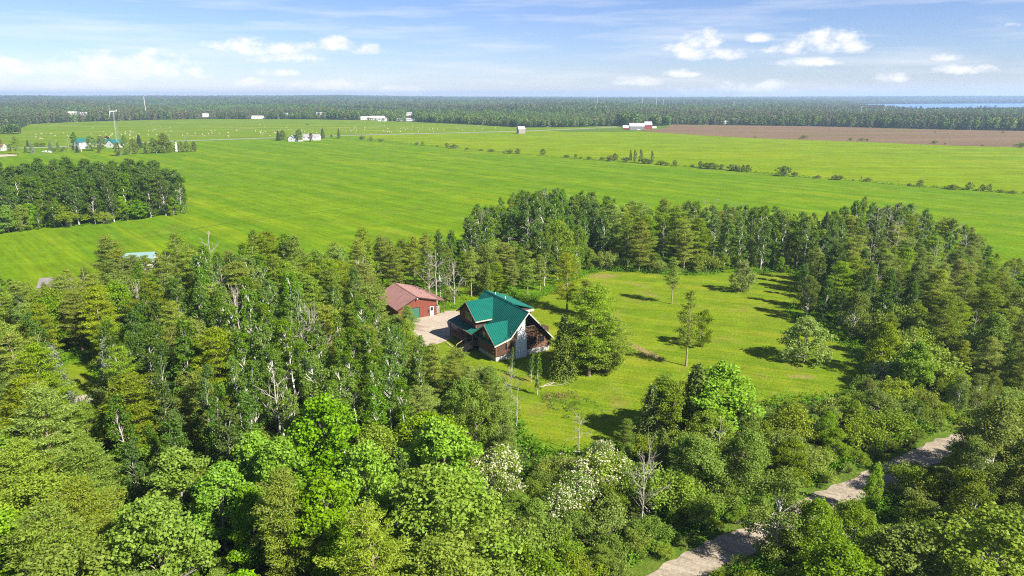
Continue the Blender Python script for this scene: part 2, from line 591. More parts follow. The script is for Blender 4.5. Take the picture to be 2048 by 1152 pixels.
M['pale_roof'] = plain('pale_roof', (0.33, 0.325, 0.32), 0.6, var=0.10, scale=0.6)
M['teal_roof'] = plain('teal_roof', (0.010, 0.100, 0.095), 0.5, var=0.08, scale=0.8)
M['bluegrey_roof'] = plain('bluegrey_roof', (0.1600, 0.2480, 0.2320), 0.5, var=0.06, scale=0.8)
M['mauve_roof'] = plain('mauve_roof', (0.1520, 0.1360, 0.1440), 0.8, var=0.1, scale=1)
M['barn_red'] = plain('barn_red', (0.2640, 0.0480, 0.0400), 0.8, var=0.12)
M['barn_grey'] = plain('barn_grey', (0.20, 0.19, 0.19), 0.85, var=0.2)
M['weathered'] = plain('weathered', (0.24, 0.21, 0.18), 0.9, var=0.2)
M['steel'] = plain('steel', (0.34, 0.35, 0.36), 0.5, 0.5, 0.4, var=0.06)
M['straw'] = plain('straw', (0.30, 0.26, 0.14), 0.95, var=0.15, scale=3)
M['dark_metal'] = plain('dark_metal', (0.05, 0.05, 0.055), 0.6, var=0.1)
M['rubber'] = plain('rubber', (0.03, 0.03, 0.03), 0.8, var=0.1)

# ------------------------------------------------------------------ terrain
def far_z(x, y):
    """low swells of the land beyond three kilometres"""
    x = np.asarray(x, float)
    y = np.asarray(y, float)
    d = np.hypot(x, y)
    az = np.degrees(np.arctan2(x, y))
    top = np.interp(az, [-60, -25, -20, -14, -8, -4, 0, 10, 22, 26, 30, 45], [22, 22, 22, 27, 14, 8, 6, 5, 7, 17, 22, 24])
    start = np.interp(az, [20, 24], [3000, 5200])
    k = np.clip((d - start) / 2600, 0, 1)
    k = k * k * (3 - 2 * k)
    s = 3.0 * np.sin(x / 700 + 0.7) * np.cos(y / 900 + 0.3) + 2.0 * np.sin(x / 310 + y / 430 + 2.0)
    m = np.clip((d - 2300) / 900, 0, 1) * np.interp(az, [18, 22], [1, 0])
    west = np.interp(az, [16, 21], [1, 0])
    r1 = 10 * np.exp(-((d - 3500 - 350 * np.sin(az / 7.0)) / 330) ** 2) * (0.55 + 0.45 * np.sin(az / 4.3 + 1.0))
    r2 = 7 * np.exp(-((d - 2300 - 200 * np.sin(az / 5.0 + 2)) / 240) ** 2) * (0.5 + 0.5 * np.sin(az / 3.1))
    return k * top + s * np.maximum(k, m) + (r1 + r2) * west


LAKE = [at(1690, 208.2)[:2], (1090.0, 1900.0), (1250.0, 1760.0), (2300.0, 1850.0), (3900.0, 2900.0), (3800.0, 3900.0), (2600.0, 3900.0), (1900.0, 3650.0)]


def lake_depth(x, y):
    return -1.2


def build_ground():
    rings = [0, 60, 120, 200, 300, 450, 700, 1000, 1400, 1800, 2000, 2150, 2300, 2450, 2600, 2800, 3000, 3200, 3400, 3600, 3800, 4100, 4400, 5000, 5600, 6200, 7000, 8000, 9000, 10000, 11500]
    nseg = 200
    vs, fs = [(0, 0, -0.06)], []
    for r in rings[1:]:
        for k in range(nseg):
            a = 2 * math.pi * k / nseg
            x, y = r * math.sin(a), r * math.cos(a)
            z = float(far_z(x, y))
            if inside((x, y), LAKE):
                z = -1.2
            vs.append((x, y, z - 0.06))
    for k in range(nseg):
        fs.append((0, 1 + (k + 1) % nseg, 1 + k))
    for i in range(len(rings) - 2):
        b0, b1 = 1 + i * nseg, 1 + (i + 1) * nseg
        for k in range(nseg):
            k2 = (k + 1) % nseg
            fs.append((b0 + k, b0 + k2, b1 + k2, b1 + k))
    me = bpy.data.meshes.new('ground')
    me.from_pydata(vs, [], fs)
    me.materials.append(M['forest_floor'])
    me.polygons.foreach_set('use_smooth', [True] * len(me.polygons))
    tag(link('ground', me), kind='structure')


build_ground()


def sheet(name, poly, z, mat, kind='structure', seg=0):
    """flat sheet over a ground polygon (list of (x, y))"""
    pts = [(float(p[0]), float(p[1]), z) for p in poly]
    me = bpy.data.meshes.new(name)
    n = len(pts)
    area = sum(pts[i][0] * pts[(i + 1) % n][1] - pts[(i + 1) % n][0] * pts[i][1] for i in range(n))
    if area < 0:
        pts.reverse()
    import bmesh
    bm = bmesh.new()
    f = bm.faces.new([bm.verts.new(p) for p in pts])
    bmesh.ops.triangulate(bm, faces=[f])
    bm.to_mesh(me)
    bm.free()
    me.materials.append(mat)
    return tag(link(name, me), kind=kind)


def wavy(poly, step, amp, seed):
    """roughens a polygon outline"""
    r = random.Random(seed)
    out = []
    n = len(poly)
    for i in range(n):
        a, b = np.array(poly[i][:2]), np.array(poly[(i + 1) % n][:2])
        L = np.linalg.norm(b - a)
        k = max(1, int(L / step))
        for j in range(k):
            p = a + (b - a) * j / k
            if j:
                p = p + np.array([r.uniform(-amp, amp), r.uniform(-amp, amp)])
            out.append(p)
    return out


PX = lambda L: [at(u, v)[:2] for u, v in L]

# far edge of the open fields (foot of the far-off wood)
FAR_EDGE_PX = [(-500, 290), (-120, 280), (0, 264), (40, 257), (62, 248), (150, 244), (260, 241), (400, 238), (520, 238), (640, 239), (760, 241), (830, 244),
               (960, 250), (1040, 255), (1130, 254.5), (1230, 252), (1290, 250), (1345, 249), (1500, 251), (1640, 253), (1800, 257), (1920, 260), (2048, 262), (2300, 268), (2700, 276)]
FAR_EDGE = PX(FAR_EDGE_PX)
ROAD_PX = [(-400, 312), (0, 297.5), (80, 295.5), (160, 291.5), (330, 283.2), (420, 280.2), (560, 275.5), (700, 271), (860, 267), (1024, 263), (1130, 259), (1240, 254)]
HEDGE_PX = [(700, 271.5), (735, 277), (845, 290), (940, 299.5), (1035, 307.5), (1130, 316), (1230, 322.5), (1345, 331), (1430, 338), (1500, 344.5), (1590, 352.5), (1700, 361), (1830, 373), (1940, 380), (2048, 388), (2500, 424), (3000, 462)]
PLOUGH_NEAR_PX = [(1278, 262.5), (1400, 270.5), (1500, 276), (1700, 283), (1900, 291), (2048, 295), (2400, 305), (2800, 316)]

sheet('field', PX(ROAD_PX[:8]) + PX(HEDGE_PX[1:]) + [(380, 150), (250, 100), (-250, 100), (-520, 200), (-900, 350)], 0.00, M['field'])
road_near = PX([(u, v + 0.3) for u, v in ROAD_PX[7:]])
sheet('meadow', road_near + PX([(1262, 260)]) + PX(PLOUGH_NEAR_PX) + PX(HEDGE_PX[::-1][:-1]), 0.02, M['far_field'])
sheet('hay_field', PX(FAR_EDGE_PX[:16]) + PX(ROAD_PX[::-1]), 0.02, M['hay_field'])
sheet('ploughed_field', PX(PLOUGH_NEAR_PX) + PX(FAR_EDGE_PX[::-1][0:8]) + PX([(1320, 256)]), 0.05, M['ploughed'])
sheet('farm_verge', PX([(1100, 261), (1240, 255), (1345, 250), (1325, 258), (1278, 263), (1200, 264), (1130, 264)]), 0.08, M['verge'])


def ribbon(name, pts, w, z, mat, amp=0.0, seed=1):
    r = random.Random(seed)
    P = [np.array(p[:2], float) for p in pts]
    L, Rr = [], []
    for i, p in enumerate(P):
        d = P[min(i + 1, len(P) - 1)] - P[max(i - 1, 0)]
        d = d / np.linalg.norm(d)
        n = np.array([-d[1], d[0]])
        L.append(p + n * (w / 2 + r.uniform(-amp, amp)))
        Rr.append(p - n * (w / 2 + r.uniform(-amp, amp)))
    me = bpy.data.meshes.new(name)
    vs = [(*p, z) for p in L] + [(*p, z) for p in Rr]
    k = len(P)
    me.from_pydata([tuple(map(float, v)) for v in vs], [], [(i + k, i + k + 1, i + 1, i) for i in range(k - 1)])
    me.materials.append(mat)
    return tag(link(name, me), kind='structure')


def smooth_line(px, n=8):
    P = [at(u, v)[:2] for u, v in px]
    out = []
    for i in range(len(P) - 1):
        p0, p1, p2, p3 = P[max(i - 1, 0)], P[i], P[i + 1], P[min(i + 2, len(P) - 1)]
        for j in range(n):
            t = j / n
            out.append(0.5 * ((2 * p1) + (-p0 + p2) * t + (2 * p0 - 5 * p1 + 4 * p2 - p3) * t * t + (-p0 + 3 * p1 - 3 * p2 + p3) * t ** 3))
    out.append(P[-1])
    return out


ribbon('road', smooth_line(ROAD_PX), 8.5, 0.12, M['road'])
TRAIL_PX = [(1210, 1230), (1355, 1150), (1440, 1105), (1540, 1060), (1660, 1000), (1780, 948), (1870, 903), (1950, 873), (2048, 838), (2200, 800)]
TRAIL = smooth_line(TRAIL_PX)
ribbon('trail_verge', TRAIL, 6.6, 0.02, M['verge'], 1.0, 3)
ribbon('trail', TRAIL, 3.5, 0.06, M['trail'], 0.30, 4)

LAWN_PX = [(835, 690), (870, 722), (930, 752), (985, 775), (1030, 830), (1040, 868), (1075, 905), (1130, 912), (1210, 895), (1290, 880), (1360, 850), (1440, 825), (1500, 810), (1590, 805), (1680, 795), (1735, 772),
           (1735, 740), (1715, 705), (1640, 668), (1575, 632), (1612, 590), (1606, 562), (1580, 545), (1520, 546), (1480, 543), (1400, 551), (1330, 548), (1260, 545), (1210, 540), (1165, 552), (1120, 575), (1075, 600), (1000, 600), (893, 622), (840, 635)]
LAWN = PX(LAWN_PX)
sheet('lawn', wavy(LAWN, 3.0, 0.5, 5), 0.03, M['lawn'])
DRIVE_PX = [(812, 645), (835, 637), (870, 630), (893, 622), (915, 622), (935, 640), (912, 668), (893, 682), (870, 690), (845, 695), (832, 686), (822, 666)]
DRIVE = PX(DRIVE_PX)
sheet('driveway', wavy(DRIVE, 2.0, 0.3, 6), 0.055, M['gravel'])
SMALL_LAWN = PX([(130, 728), (180, 722), (190, 785), (150, 803), (120, 770)])
sheet('clearing', wavy(SMALL_LAWN, 2.0, 0.3, 6), 0.03, M['lawn'])
sheet('sandy_track', PX([(148, 795), (182, 788), (192, 806), (150, 812)]), 0.06, M['gravel'])
sheet('sandy_yard', PX([(-150, 316), (30, 308.2), (34, 311.5), (-60, 318)]), 0.05, M['gravel'])
ribbon('field_track', smooth_line([(330, 470), (440, 449), (560, 433), (660, 421), (760, 408)], 6), 0.7, 0.03, M['verge'], 0.25, 9)
sheet('lake', [tuple(p) for p in LAKE], 0.0, M['water'])

# ------------------------------------------------------------------ tree makers (numpy)
class Leaves:
    """many leaf-sized diamonds collected into one crown mesh"""

    def __init__(self):
        self.q = []

    def add(self, c, nrm, ln, wd, rng, axis=None):
        """c (n,3) centres, nrm (n,3) normals, ln, wd (n,) size, axis: preferred long direction"""
        n = len(c)
        nrm = nrm / np.maximum(np.linalg.norm(nrm, axis=1, keepdims=True), 1e-6)
        ref = rng.normal(size=(n, 3)) if axis is None else axis + rng.normal(size=(n, 3)) * 0.35
        t = ref - nrm * np.sum(ref * nrm, axis=1, keepdims=True)
        t /= np.maximum(np.linalg.norm(t, axis=1, keepdims=True), 1e-6)
        b = np.cross(nrm, t)
        ln, wd = np.asarray(ln).reshape(-1, 1), np.asarray(wd).reshape(-1, 1)
        fold = nrm * wd * 0.25
        q = np.stack([c - t * ln * 0.5, c + b * wd * 0.5 + fold, c + t * ln * 0.5, c - b * wd * 0.5 + fold], axis=1)
        self.q.append(q)

    def blob(self, centre, rad, n, size, rng, up=0.5, out=0.7, rnd=0.7, aspect=0.8, axis=None, shell=0.45):
        d = rng.normal(size=(n, 3))
        d /= np.linalg.norm(d, axis=1, keepdims=True)
        r = (shell + (1 - shell) * rng.random(n)) ** 0.7
        c = np.asarray(centre) + d * r[:, None] * np.asarray(rad)
        nrm = d * out + np.array([0, 0, up]) + rng.normal(size=(n, 3)) * rnd
        s = size * rng.uniform(0.7, 1.3, n)
        self.add(c, nrm, s, s * aspect, rng, axis)

    def mesh(self, name, mat):
        q = np.concatenate(self.q)
        n = len(q)
        me = bpy.data.meshes.new(name)
        me.vertices.add(4 * n)
        me.vertices.foreach_set('co', q.reshape(-1).astype(np.float32))
        me.loops.add(4 * n)
        me.loops.foreach_set('vertex_index', np.arange(4 * n, dtype=np.int32))
        me.polygons.add(n)
        me.polygons.foreach_set('loop_start', np.arange(0, 4 * n, 4, dtype=np.int32))
        me.materials.append(mat)
        me.update(calc_edges=True)
        return me


def limb(mb, p0, p1, r0, r1, rng, bend=0.12, seg=4, sides=5, droop=0.0):
    p0, p1 = np.array(p0, float), np.array(p1, float)
    L = np.linalg.norm(p1 - p0)
    off = rng.normal(size=3) * bend * L
    pts, rad = [], []
    for i in range(seg + 1):
        t = i / seg
        p = p0 + (p1 - p0) * t + off * math.sin(math.pi * t) * 0.5
        p[2] += droop * L * math.sin(math.pi * t)
        pts.append(p)
        rad.append(r0 + (r1 - r0) * t)
    mb.tube(pts, rad, sides, False)
    return pts


def trunk_path(h, lean, rng, k=7, wob=0.02):
    p = np.array([0, 0, -0.4])
    out = [p.copy()]
    dx, dy = rng.normal(size=2) * lean
    for i in range(1, k + 1):
        t = i / k
        out.append(np.array([dx * h * t * t + rng.normal() * wob * h * t, dy * h * t * t + rng.normal() * wob * h * t, h * t]))
    return out


def on_path(P, z):
    for a, b in zip(P[:-1], P[1:]):
        if z <= b[2]:
            t = (z - a[2]) / max(b[2] - a[2], 1e-6)
            return a + (b - a) * t
    return P[-1].copy()


def broad_tree(seed, h, rx, base, leaf, nblob, nleaf, leafsize, bark, trunk_r, prof=None, blob_r=0.85, limbs=26, lean=0.02, name='crown', wind=0.0, flat=0.75, aspect=0.85, inner=0.3, outer=0.5, limb_r=0.035, boughs=24):
    """trunk, limbs and a crown of leaf clusters held at the limb ends"""
    rng = np.random.default_rng(seed)
    prof = prof or (lambda t: (math.sin(math.pi * min(1, (t * 0.9 + 0.08)) ** 0.75)) ** 0.6)
    P = trunk_path(h * 0.93, lean, rng)
    mb = MB()
    mb.tube(P, [trunk_r * (1.25 if i == 0 else 1 - 0.85 * i / len(P)) for i in range(len(P))], 6, False)
    L = Leaves()
    lob = rng.uniform(0, 2 * math.pi, 4)
    ends = []
    nb = boughs
    per = max(3, nblob // nb)
    for i in range(nb):
        t = (i + 0.2 + 0.6 * rng.random()) / nb
        z = h * (base + (1 - base) * t * 0.96)
        an = i * 2.39996 + rng.normal() * 0.45
        irr = 1 + 0.20 * math.sin(2 * an + lob[0] + 3 * t) + 0.14 * math.sin(3 * an + lob[1] - 5 * t)
        pr = prof(t)
        bs = rx * (0.30 + 0.16 * rng.random()) * (0.55 + 0.45 * pr)
        rr = max(0.0, rx * pr * irr - bs * 0.75) * (inner + (1 - inner) * rng.random() ** 0.3)
        axis = on_path(P, z)
        bc = axis + np.array([math.cos(an) * rr + wind * (z / h) * rx * 0.5, math.sin(an) * rr, 0])
        bc[2] = z
        od = np.array([math.cos(an), math.sin(an), 0.55])
        for j in range(per):
            d = rng.normal(size=3) + od * 0.75
            d /= np.linalg.norm(d)
            c = bc + d * bs * np.array([1, 1, 0.85]) * rng.uniform(0.45, 1.08)
            br = blob_r * rng.uniform(0.55, 1.1)
            L.blob(c, (br, br, br * flat), int(nleaf * rng.uniform(0.6, 1.3)), leafsize, rng, up=0.55, out=outer, rnd=0.7, aspect=aspect)
            if j % 2 == 0:
                ends.append(c)
    pick = rng.permutation(len(ends))[:limbs]
    for j in pick:
        e = ends[j]
        z0 = max(h * base * 0.75, e[2] - rng.uniform(0.8, 2.4) - 0.25 * np.linalg.norm(e[:2]))
        s = on_path(P, z0)
        rr = trunk_r * (1 - 0.8 * z0 / h) * 0.5
        limb(mb, s, e, max(rr, limb_r), limb_r * .55, rng, 0.10, 3, 4)
    return {'trunk': mb.mesh('trunk', M[bark], True), name: L.mesh(name, M[leaf])}, h


def pine_tree(seed, h, rmax, base, dens=1.0, leaf='pine_leaf', sparse=0.0, tip=0.12, wind=0.0):
    """white pine: whorls of near-level limbs carrying flat plumes of needles"""
    rng = np.random.default_rng(seed)
    P = trunk_path(h * 0.97, 0.015, rng, 8, 0.008)
    mb = MB()
    r0 = 0.016 * h
    mb.tube(P, [r0 * (1.2 if i == 0 else 1 - 0.93 * i / len(P)) for i in range(len(P))], 6, False)
    L = Leaves()
    z = h * base
    k = 0
    side = rng.uniform(0, 6.28)
    while z < h * 0.985:
        t = (z / h - base) / (1 - base)
        prof = (1 - t) ** 0.75 * (0.55 + 0.75 * min(1, t * 2.6)) + 0.06
        nb = int(rng.integers(4, 7)) if t < 0.85 else 3
        for j in range(nb):
            if rng.random() < sparse:
                continue
            an = k * 1.1 + j * 2 * math.pi / nb + rng.normal() * 0.25
            Lb = rmax * prof * rng.uniform(0.5, 1.28) * (1 + 0.18 * math.cos(an - side))
            Lb = max(Lb, 0.5)
            rise = (0.10 + 0.55 * t + rng.normal() * 0.08) * Lb
            s = on_path(P, z)
            d = np.array([math.cos(an), math.sin(an), 0])
            e = s + d * Lb + np.array([wind * 0.4 * Lb, 0, rise])
            limb(mb, s, e, max(0.028, r0 * 0.32 * (1 - t)), 0.015, rng, 0.05, 3, 4, -0.04)
            n = max(2, int(Lb / 0.52))
            for q in range(n):
                f = 0.30 + 0.75 * (q + rng.random() * 0.6) / n if n > 2 else 0.5 + 0.5 * q / n
                w = (0.55 + 0.30 * math.sin(math.pi * min(f, 1.0))) * rng.uniform(0.75, 1.25) * min(1, Lb / 1.6 + 0.35)
                lat = np.array([-d[1], d[0], 0]) * rng.normal() * 0.38 * w * 1.6
                c = s + (e - s) * f + lat + np.array([0, 0, 0.10])
                ax = np.tile(d * 0.7 + np.array([0, 0, 0.55]), (1, 1))
                m = int(50 * dens * w / 0.6)
                dd = rng.normal(size=(m, 3))
                dd /= np.linalg.norm(dd, axis=1, keepdims=True)
                cc = c + dd * (rng.random((m, 1)) ** 0.5) * np.array([w, w, w * 0.30])
                nrm = np.array([0, 0, 0.8]) + dd * 0.5 + rng.normal(size=(m, 3)) * 0.6
                L.add(cc, nrm, rng.uniform(0.24, 0.42, m), rng.uniform(0.06, 0.10, m), rng, axis=np.repeat(ax, m, 0) + dd * 0.7)
        z += h * 0.064 * rng.uniform(0.7, 1.3) * (1 if t < 0.75 else 0.62)
        k += 1
    tipc = P[-1]
    L.blob(tipc + np.array([0, 0, -0.1]), (tip * 3, tip * 3, 0.5), 60, 0.36, rng, up=0.8, aspect=0.25)
    return {'trunk': mb.mesh('trunk', M['pine_bark'], True), 'crown': L.mesh('crown', M[leaf])}, h


def cone_tree(seed, h, r, leaf, n=7000, base=0.03, size=0.22, droop=0.5, power=0.85, bark='grey_bark', layers=0):
    """cedar or spruce: dense cone of sprays with a ragged skin"""
    rng = np.random.default_rng(seed)
    mb = MB()
    P = trunk_path(h * 0.95, 0.004, rng, 5, 0.003)
    mb.tube(P, [0.015 * h * (1 - 0.9 * i / len(P)) for i in range(len(P))], 6, False)
    L = Leaves()
    nb = 230 if not layers else layers * 11
    for i in range(nb):
        t = (i + rng.random()) / nb
        if layers:
            t = (math.floor(t * layers) + 0.25 * rng.random()) / layers
        t2 = 1 - (1 - t) ** 1.25 if not layers else t
        z = h * (base + (1 - base) * t2)
        an = i * 2.39996 + rng.normal() * 0.3
        rr = r * ((1 - t2) ** power) * rng.uniform(0.75, 1.12) + 0.08
        d = np.array([math.cos(an), math.sin(an), 0])
        m = n // nb
        f = rng.random(m) ** 0.6
        spread = 0.12 * rr + 0.16
        c = d * (rr * (0.35 + 0.65 * f))[:, None] + np.array([0, 0, z]) + rng.normal(size=(m, 3)) * np.array([spread, spread, 0.22])
        c[:, 2] -= droop * 0.35 * rr * f
        c[:, 2] = np.maximum(c[:, 2], 0.05)
        nrm = d * 0.8 + np.array([0, 0, 0.55]) + rng.normal(size=(m, 3)) * 0.6
        s = size * rng.uniform(0.7, 1.3, m)
        L.add(c, nrm, s * 1.5, s * 0.7, rng, axis=np.tile(d * 0.5 + np.array([0, 0, -droop + 0.25]), (m, 1)))
        if rr > 0.8 and i % 6 == 0:
            limb(mb, (0, 0, z), d * rr * 0.8 + np.array([0, 0, z - droop * 0.2 * rr]), 0.03, 0.01, rng, 0.03, 2, 4)
    return {'trunk': mb.mesh('trunk', M[bark], True), 'crown': L.mesh('crown', M[leaf])}, h


def shrub(seed, h, r, leaf, nblob=70, nleaf=68, size=0.165, blob_r=0.58, blossoms=0, bark='grey_bark'):
    """many-stemmed bush, several lobes"""
    rng = np.random.default_rng(seed)
    mb = MB()
    L = Leaves()
    B = Leaves()
    lobes = [(rng.normal() * r * 0.38, rng.normal() * r * 0.38, h * rng.uniform(0.68, 1.0)) for _ in range(6)]
    lobes[0] = (0, 0, h)
    ends = []
    for i in range(nblob):
        lx, ly, lh = lobes[i % 6]
        an, el = rng.uniform(0, 6.283), math.asin(rng.uniform(-0.15, 1))
        q = rng.uniform(0.55, 1.0)
        c = np.array([lx + math.cos(an) * math.cos(el) * r * 0.68 * q, ly + math.sin(an) * math.cos(el) * r * 0.68 * q, lh * 0.46 + math.sin(el) * lh * 0.46 * q])
        br = blob_r * rng.uniform(0.6, 1.25)
        L.blob(c, (br, br, br * 0.8), int(nleaf * rng.uniform(0.6, 1.3)), size, rng, up=0.5, out=0.55, rnd=0.75)
        if blossoms:
            m = int(blossoms * (0.15 + 1.5 * rng.random() ** 2))
            B.blob(c + np.array([0, 0, 0.08]), (br * 1.05, br * 1.05, br * 0.9), m, 0.17, rng, up=0.8, out=0.9, rnd=0.3, aspect=0.75, shell=0.8)
        ends.append(c)
    for j in rng.permutation(nblob)[:18]:
        limb(mb, (rng.normal() * 0.25, rng.normal() * 0.25, -0.2), ends[j], 0.05, 0.015, rng, 0.12, 3, 4)
    parts = {'stem': mb.mesh('stem', M[bark], True), 'foliage': L.mesh('foliage', M[leaf])}
    if blossoms:
        parts['blossoms'] = B.mesh('blossoms', M['blossom'])
    return parts, h


def bare_tree(seed, h, spread, r0, forks=3, n1=9, up=0.9, mat='dead_wood', base=0.3):
    rng = np.random.default_rng(seed)
    mb = MB()
    P = trunk_path(h, 0.02, rng, 7, 0.012)
    mb.tube(P, [r0 * (1.2 if i == 0 else 1 - 0.9 * i / len(P)) for i in range(len(P))], 6, False)
    for i in range(n1):
        z = h * (base + (0.92 - base) * (i + rng.random()) / n1)
        s = on_path(P, z)
        an = i * 2.4 + rng.normal() * 0.4
        Lb = spread * (1 - 0.6 * z / h) * rng.uniform(0.5, 1.2)
        e = s + np.array([math.cos(an) * Lb, math.sin(an) * Lb, Lb * up * rng.uniform(0.4, 1.1)])
        pts = limb(mb, s, e, r0 * 0.42 * (1 - 0.6 * z / h), 0.02, rng, 0.16, 4, 4)
        for _ in range(forks):
            q = pts[rng.integers(1, 4)]
            e2 = q + (e - s) * rng.uniform(0.25, 0.5) + rng.normal(size=3) * Lb * 0.28 + np.array([0, 0, 0.15 * Lb])
            pts2 = limb(mb, q, e2, r0 * 0.2, 0.012, rng, 0.15, 3, 3)
            for _ in range(2):
                q2 = pts2[rng.integers(1, 3)]
                limb(mb, q2, q2 + (e2 - q) * 0.5 + rng.normal(size=3) * Lb * 0.18, 0.018, 0.008, rng, 0.1, 2, 3)
    return {'trunk': mb.mesh('trunk', M[mat], True)}, h


def stemmy_aspen(seed, h):
    rng = np.random.default_rng(seed)
    return broad_tree(seed, h, rng.uniform(1.9, 2.3), rng.uniform(0.34, 0.46), 'aspen_leaf', 96, 42, 0.235, 'white_bark', 0.155, prof=lambda t: (0.75 + 0.6 * t if t < 0.4 else 1.0 - 1.2 * (t - 0.4) ** 1.15),
                      blob_r=0.58, limbs=34, lean=0.04, wind=0.2, flat=0.9, inner=0.4, limb_r=0.040, boughs=24)


def aspen(seed, h, leaf, wind=0.0):
    rng = np.random.default_rng(seed)
    lo = rng.uniform(0.10, 0.20) if leaf == 'aspen_leaf' else rng.uniform(0.06, 0.14)
    return broad_tree(seed, h, rng.uniform(1.9, 2.5), lo, leaf, 130, 42, 0.235, 'pale_bark' if leaf == 'aspen_leaf' else 'aspen_bark', 0.17, prof=lambda t: (0.70 + 0.75 * t if t < 0.4 else 1.0 - 1.28 * (t - 0.4) ** 1.15),
                      blob_r=0.62, limbs=30, lean=0.035, wind=wind, flat=0.9, inner=0.35, limb_r=0.042, boughs=30)


PROTO = {}


def proto(kind, *items):
    PROTO[kind] = list(items)


proto('aspen_tree', *[aspen(100 + i, 14 + i % 3, 'aspen_leaf', 0.25) for i in range(5)], *[stemmy_aspen(110 + i, 14 + i) for i in range(3)])
proto('dark_aspen_tree', *[aspen(120 + i, 13 + i % 3, 'aspen_dark_leaf', 0.15) for i in range(4)])
proto('pine_tree', *[pine_tree(200 + i, 12 + (i % 3), 3.3 + 0.3 * (i % 2), 0.14 + 0.04 * (i % 3), wind=0.10) for i in range(5)])
proto('slender_pine_tree', pine_tree(230, 10, 1.7, 0.34, 0.8, sparse=0.25), pine_tree(231, 10, 1.5, 0.30, 0.8, sparse=0.3))
proto('maple_tree', *[broad_tree(300 + i, 11, 2.9 + 0.3 * (i % 2), 0.13, 'maple_leaf', 230, 62, 0.24, 'grey_bark', 0.16, blob_r=0.80, limbs=24, flat=0.7,
                                 prof=lambda t: (0.62 + 1.1 * t if t < 0.34 else 1.0 - 0.92 * ((t - 0.34) / 0.66) ** 1.7)) for i in range(4)])
proto('broadleaf_tree', *[broad_tree(330 + i, 10, 3.5, 0.12, 'broad_leaf', 240, 62, 0.205, 'grey_bark', 0.15, blob_r=0.85, limbs=26, flat=0.72) for i in range(4)])
proto('birch_tree', *[broad_tree(360 + i, 11, 2.9, 0.16, 'birch_leaf', 230, 60, 0.175, 'birch_bark', 0.12, blob_r=0.80, limbs=50, flat=0.85, inner=0.2) for i in range(3)])
proto('shrub', *[shrub(400 + i, 4.2, 2.4, 'shrub_leaf') for i in range(3)])
proto('flowering_shrub', *[shrub(430 + i, 5.0, 2.5, 'broad_leaf', 80, 56, 0.17, 0.6, blossoms=26) for i in range(2)])
proto('apple_tree', *[broad_tree(450 + i, 5.5, 3.0, 0.10, 'apple_leaf', 170, 46, 0.20, 'grey_bark', 0.14, blob_r=0.62, limbs=24) for i in range(2)])
proto('cedar_tree', *[cone_tree(470 + i, 9.5, 2.4, 'cedar_leaf', 9000, size=0.20) for i in range(2)])
proto('spruce_tree', *[cone_tree(480 + i, 11, 1.9, 'spruce_leaf', 7000, size=0.2, droop=0.7, power=1.0, layers=22) for i in range(2)])
proto('blue_spruce_tree', cone_tree(490, 10, 2.6, 'blue_spruce_leaf', 8000, size=0.2, droop=0.5, power=1.0, layers=16))
proto('plum_tree', broad_tree(495, 7, 2.2, 0.12, 'plum_leaf', 110, 40, 0.25, 'grey_bark', 0.12, blob_r=0.65, limbs=16))
proto('dead_tree', bare_tree(500, 11, 2.6, 0.15), bare_tree(501, 10, 3.0, 0.13, 3, 10, 0.5), bare_tree(502, 8, 3.4, 0.12, 4, 12, 1.3, base=0.12))
proto('field_tree', *[broad_tree(520 + i, 6, 2.7, 0.10, 'birch_leaf', 80, 40, 0.30, 'grey_bark', 0.16, blob_r=0.75, limbs=16) for i in range(3)])
proto('field_bush', *[shrub(540 + i, 3.0, 2.2, 'birch_leaf', 40, 40, 0.26, 0.6) for i in range(2)])
proto('hawthorn_tree', broad_tree(560, 5, 3.2, 0.22, 'aspen_dark_leaf', 70, 40, 0.28, 'grey_bark', 0.2, blob_r=0.7, limbs=24, wind=-0.5), broad_tree(561, 5, 3.0, 0.2, 'aspen_dark_leaf', 70, 40, 0.28, 'grey_bark', 0.2, blob_r=0.7, limbs=24, wind=0.3))

TREES = []          # (kind, crown centre u, v, height, object) for the labels given at the end
COUNT = {}
NICE = {'aspen_tree': 'aspen', 'dark_aspen_tree': 'aspen', 'pine_tree': 'pine', 'slender_pine_tree': 'pine', 'maple_tree': 'maple', 'broadleaf_tree': 'tree', 'birch_tree': 'birch', 'shrub': 'shrub',
        'flowering_shrub': 'flowering shrub', 'apple_tree': 'apple tree', 'cedar_tree': 'cedar', 'spruce_tree': 'spruce', 'blue_spruce_tree': 'spruce', 'plum_tree': 'plum tree', 'dead_tree': 'dead tree',
        'field_tree': 'tree', 'field_bush': 'bush', 'hawthorn_tree': 'hawthorn'}


def plant(kind, p, h, label=None, group=None, variant=None, rot=None, wide=1.0):
    lst = PROTO[kind]
    i = variant if variant is not None else int(RNG.integers(5 if kind == 'aspen_tree' else len(lst)))
    parts, ph = lst[i]
    rz = rot if rot is not None else (RNG.uniform(0, 6.28) if kind not in ('aspen_tree',) else RNG.normal() * 0.6 + 0.3)
    e = empty(kind, (float(p[0]), float(p[1]), 0.0), rz)
    s = h / ph
    w = s * wide * RNG.uniform(0.84, 1.2)
    e.scale = (w, w, s)
    for nm, me in parts.items():
        link(nm, me, e)
    c = proj((p[0], p[1], h * 0.62))
    tag(e, label, NICE[kind], group)
    TREES.append((kind, c[0], c[1], h, e, label))
    return e


def plant_px(kind, u, v, vt, label=None, group=None, variant=None, rot=None, wide=1.0):
    return plant(kind, at(u, v), top_h(u, v, vt), label, group, variant, rot, wide)


def plant_top(kind, u, vt, h, label=None, group=None, variant=None, rot=None, wide=1.0):
    p = at(u, vt, h)
    return plant(kind, p, h, label, group, variant, rot, wide)

# ------------------------------------------------------------------ log house
HOUSE_YAW = R(31)
HOUSE_AT = at(991.5, 723.8)


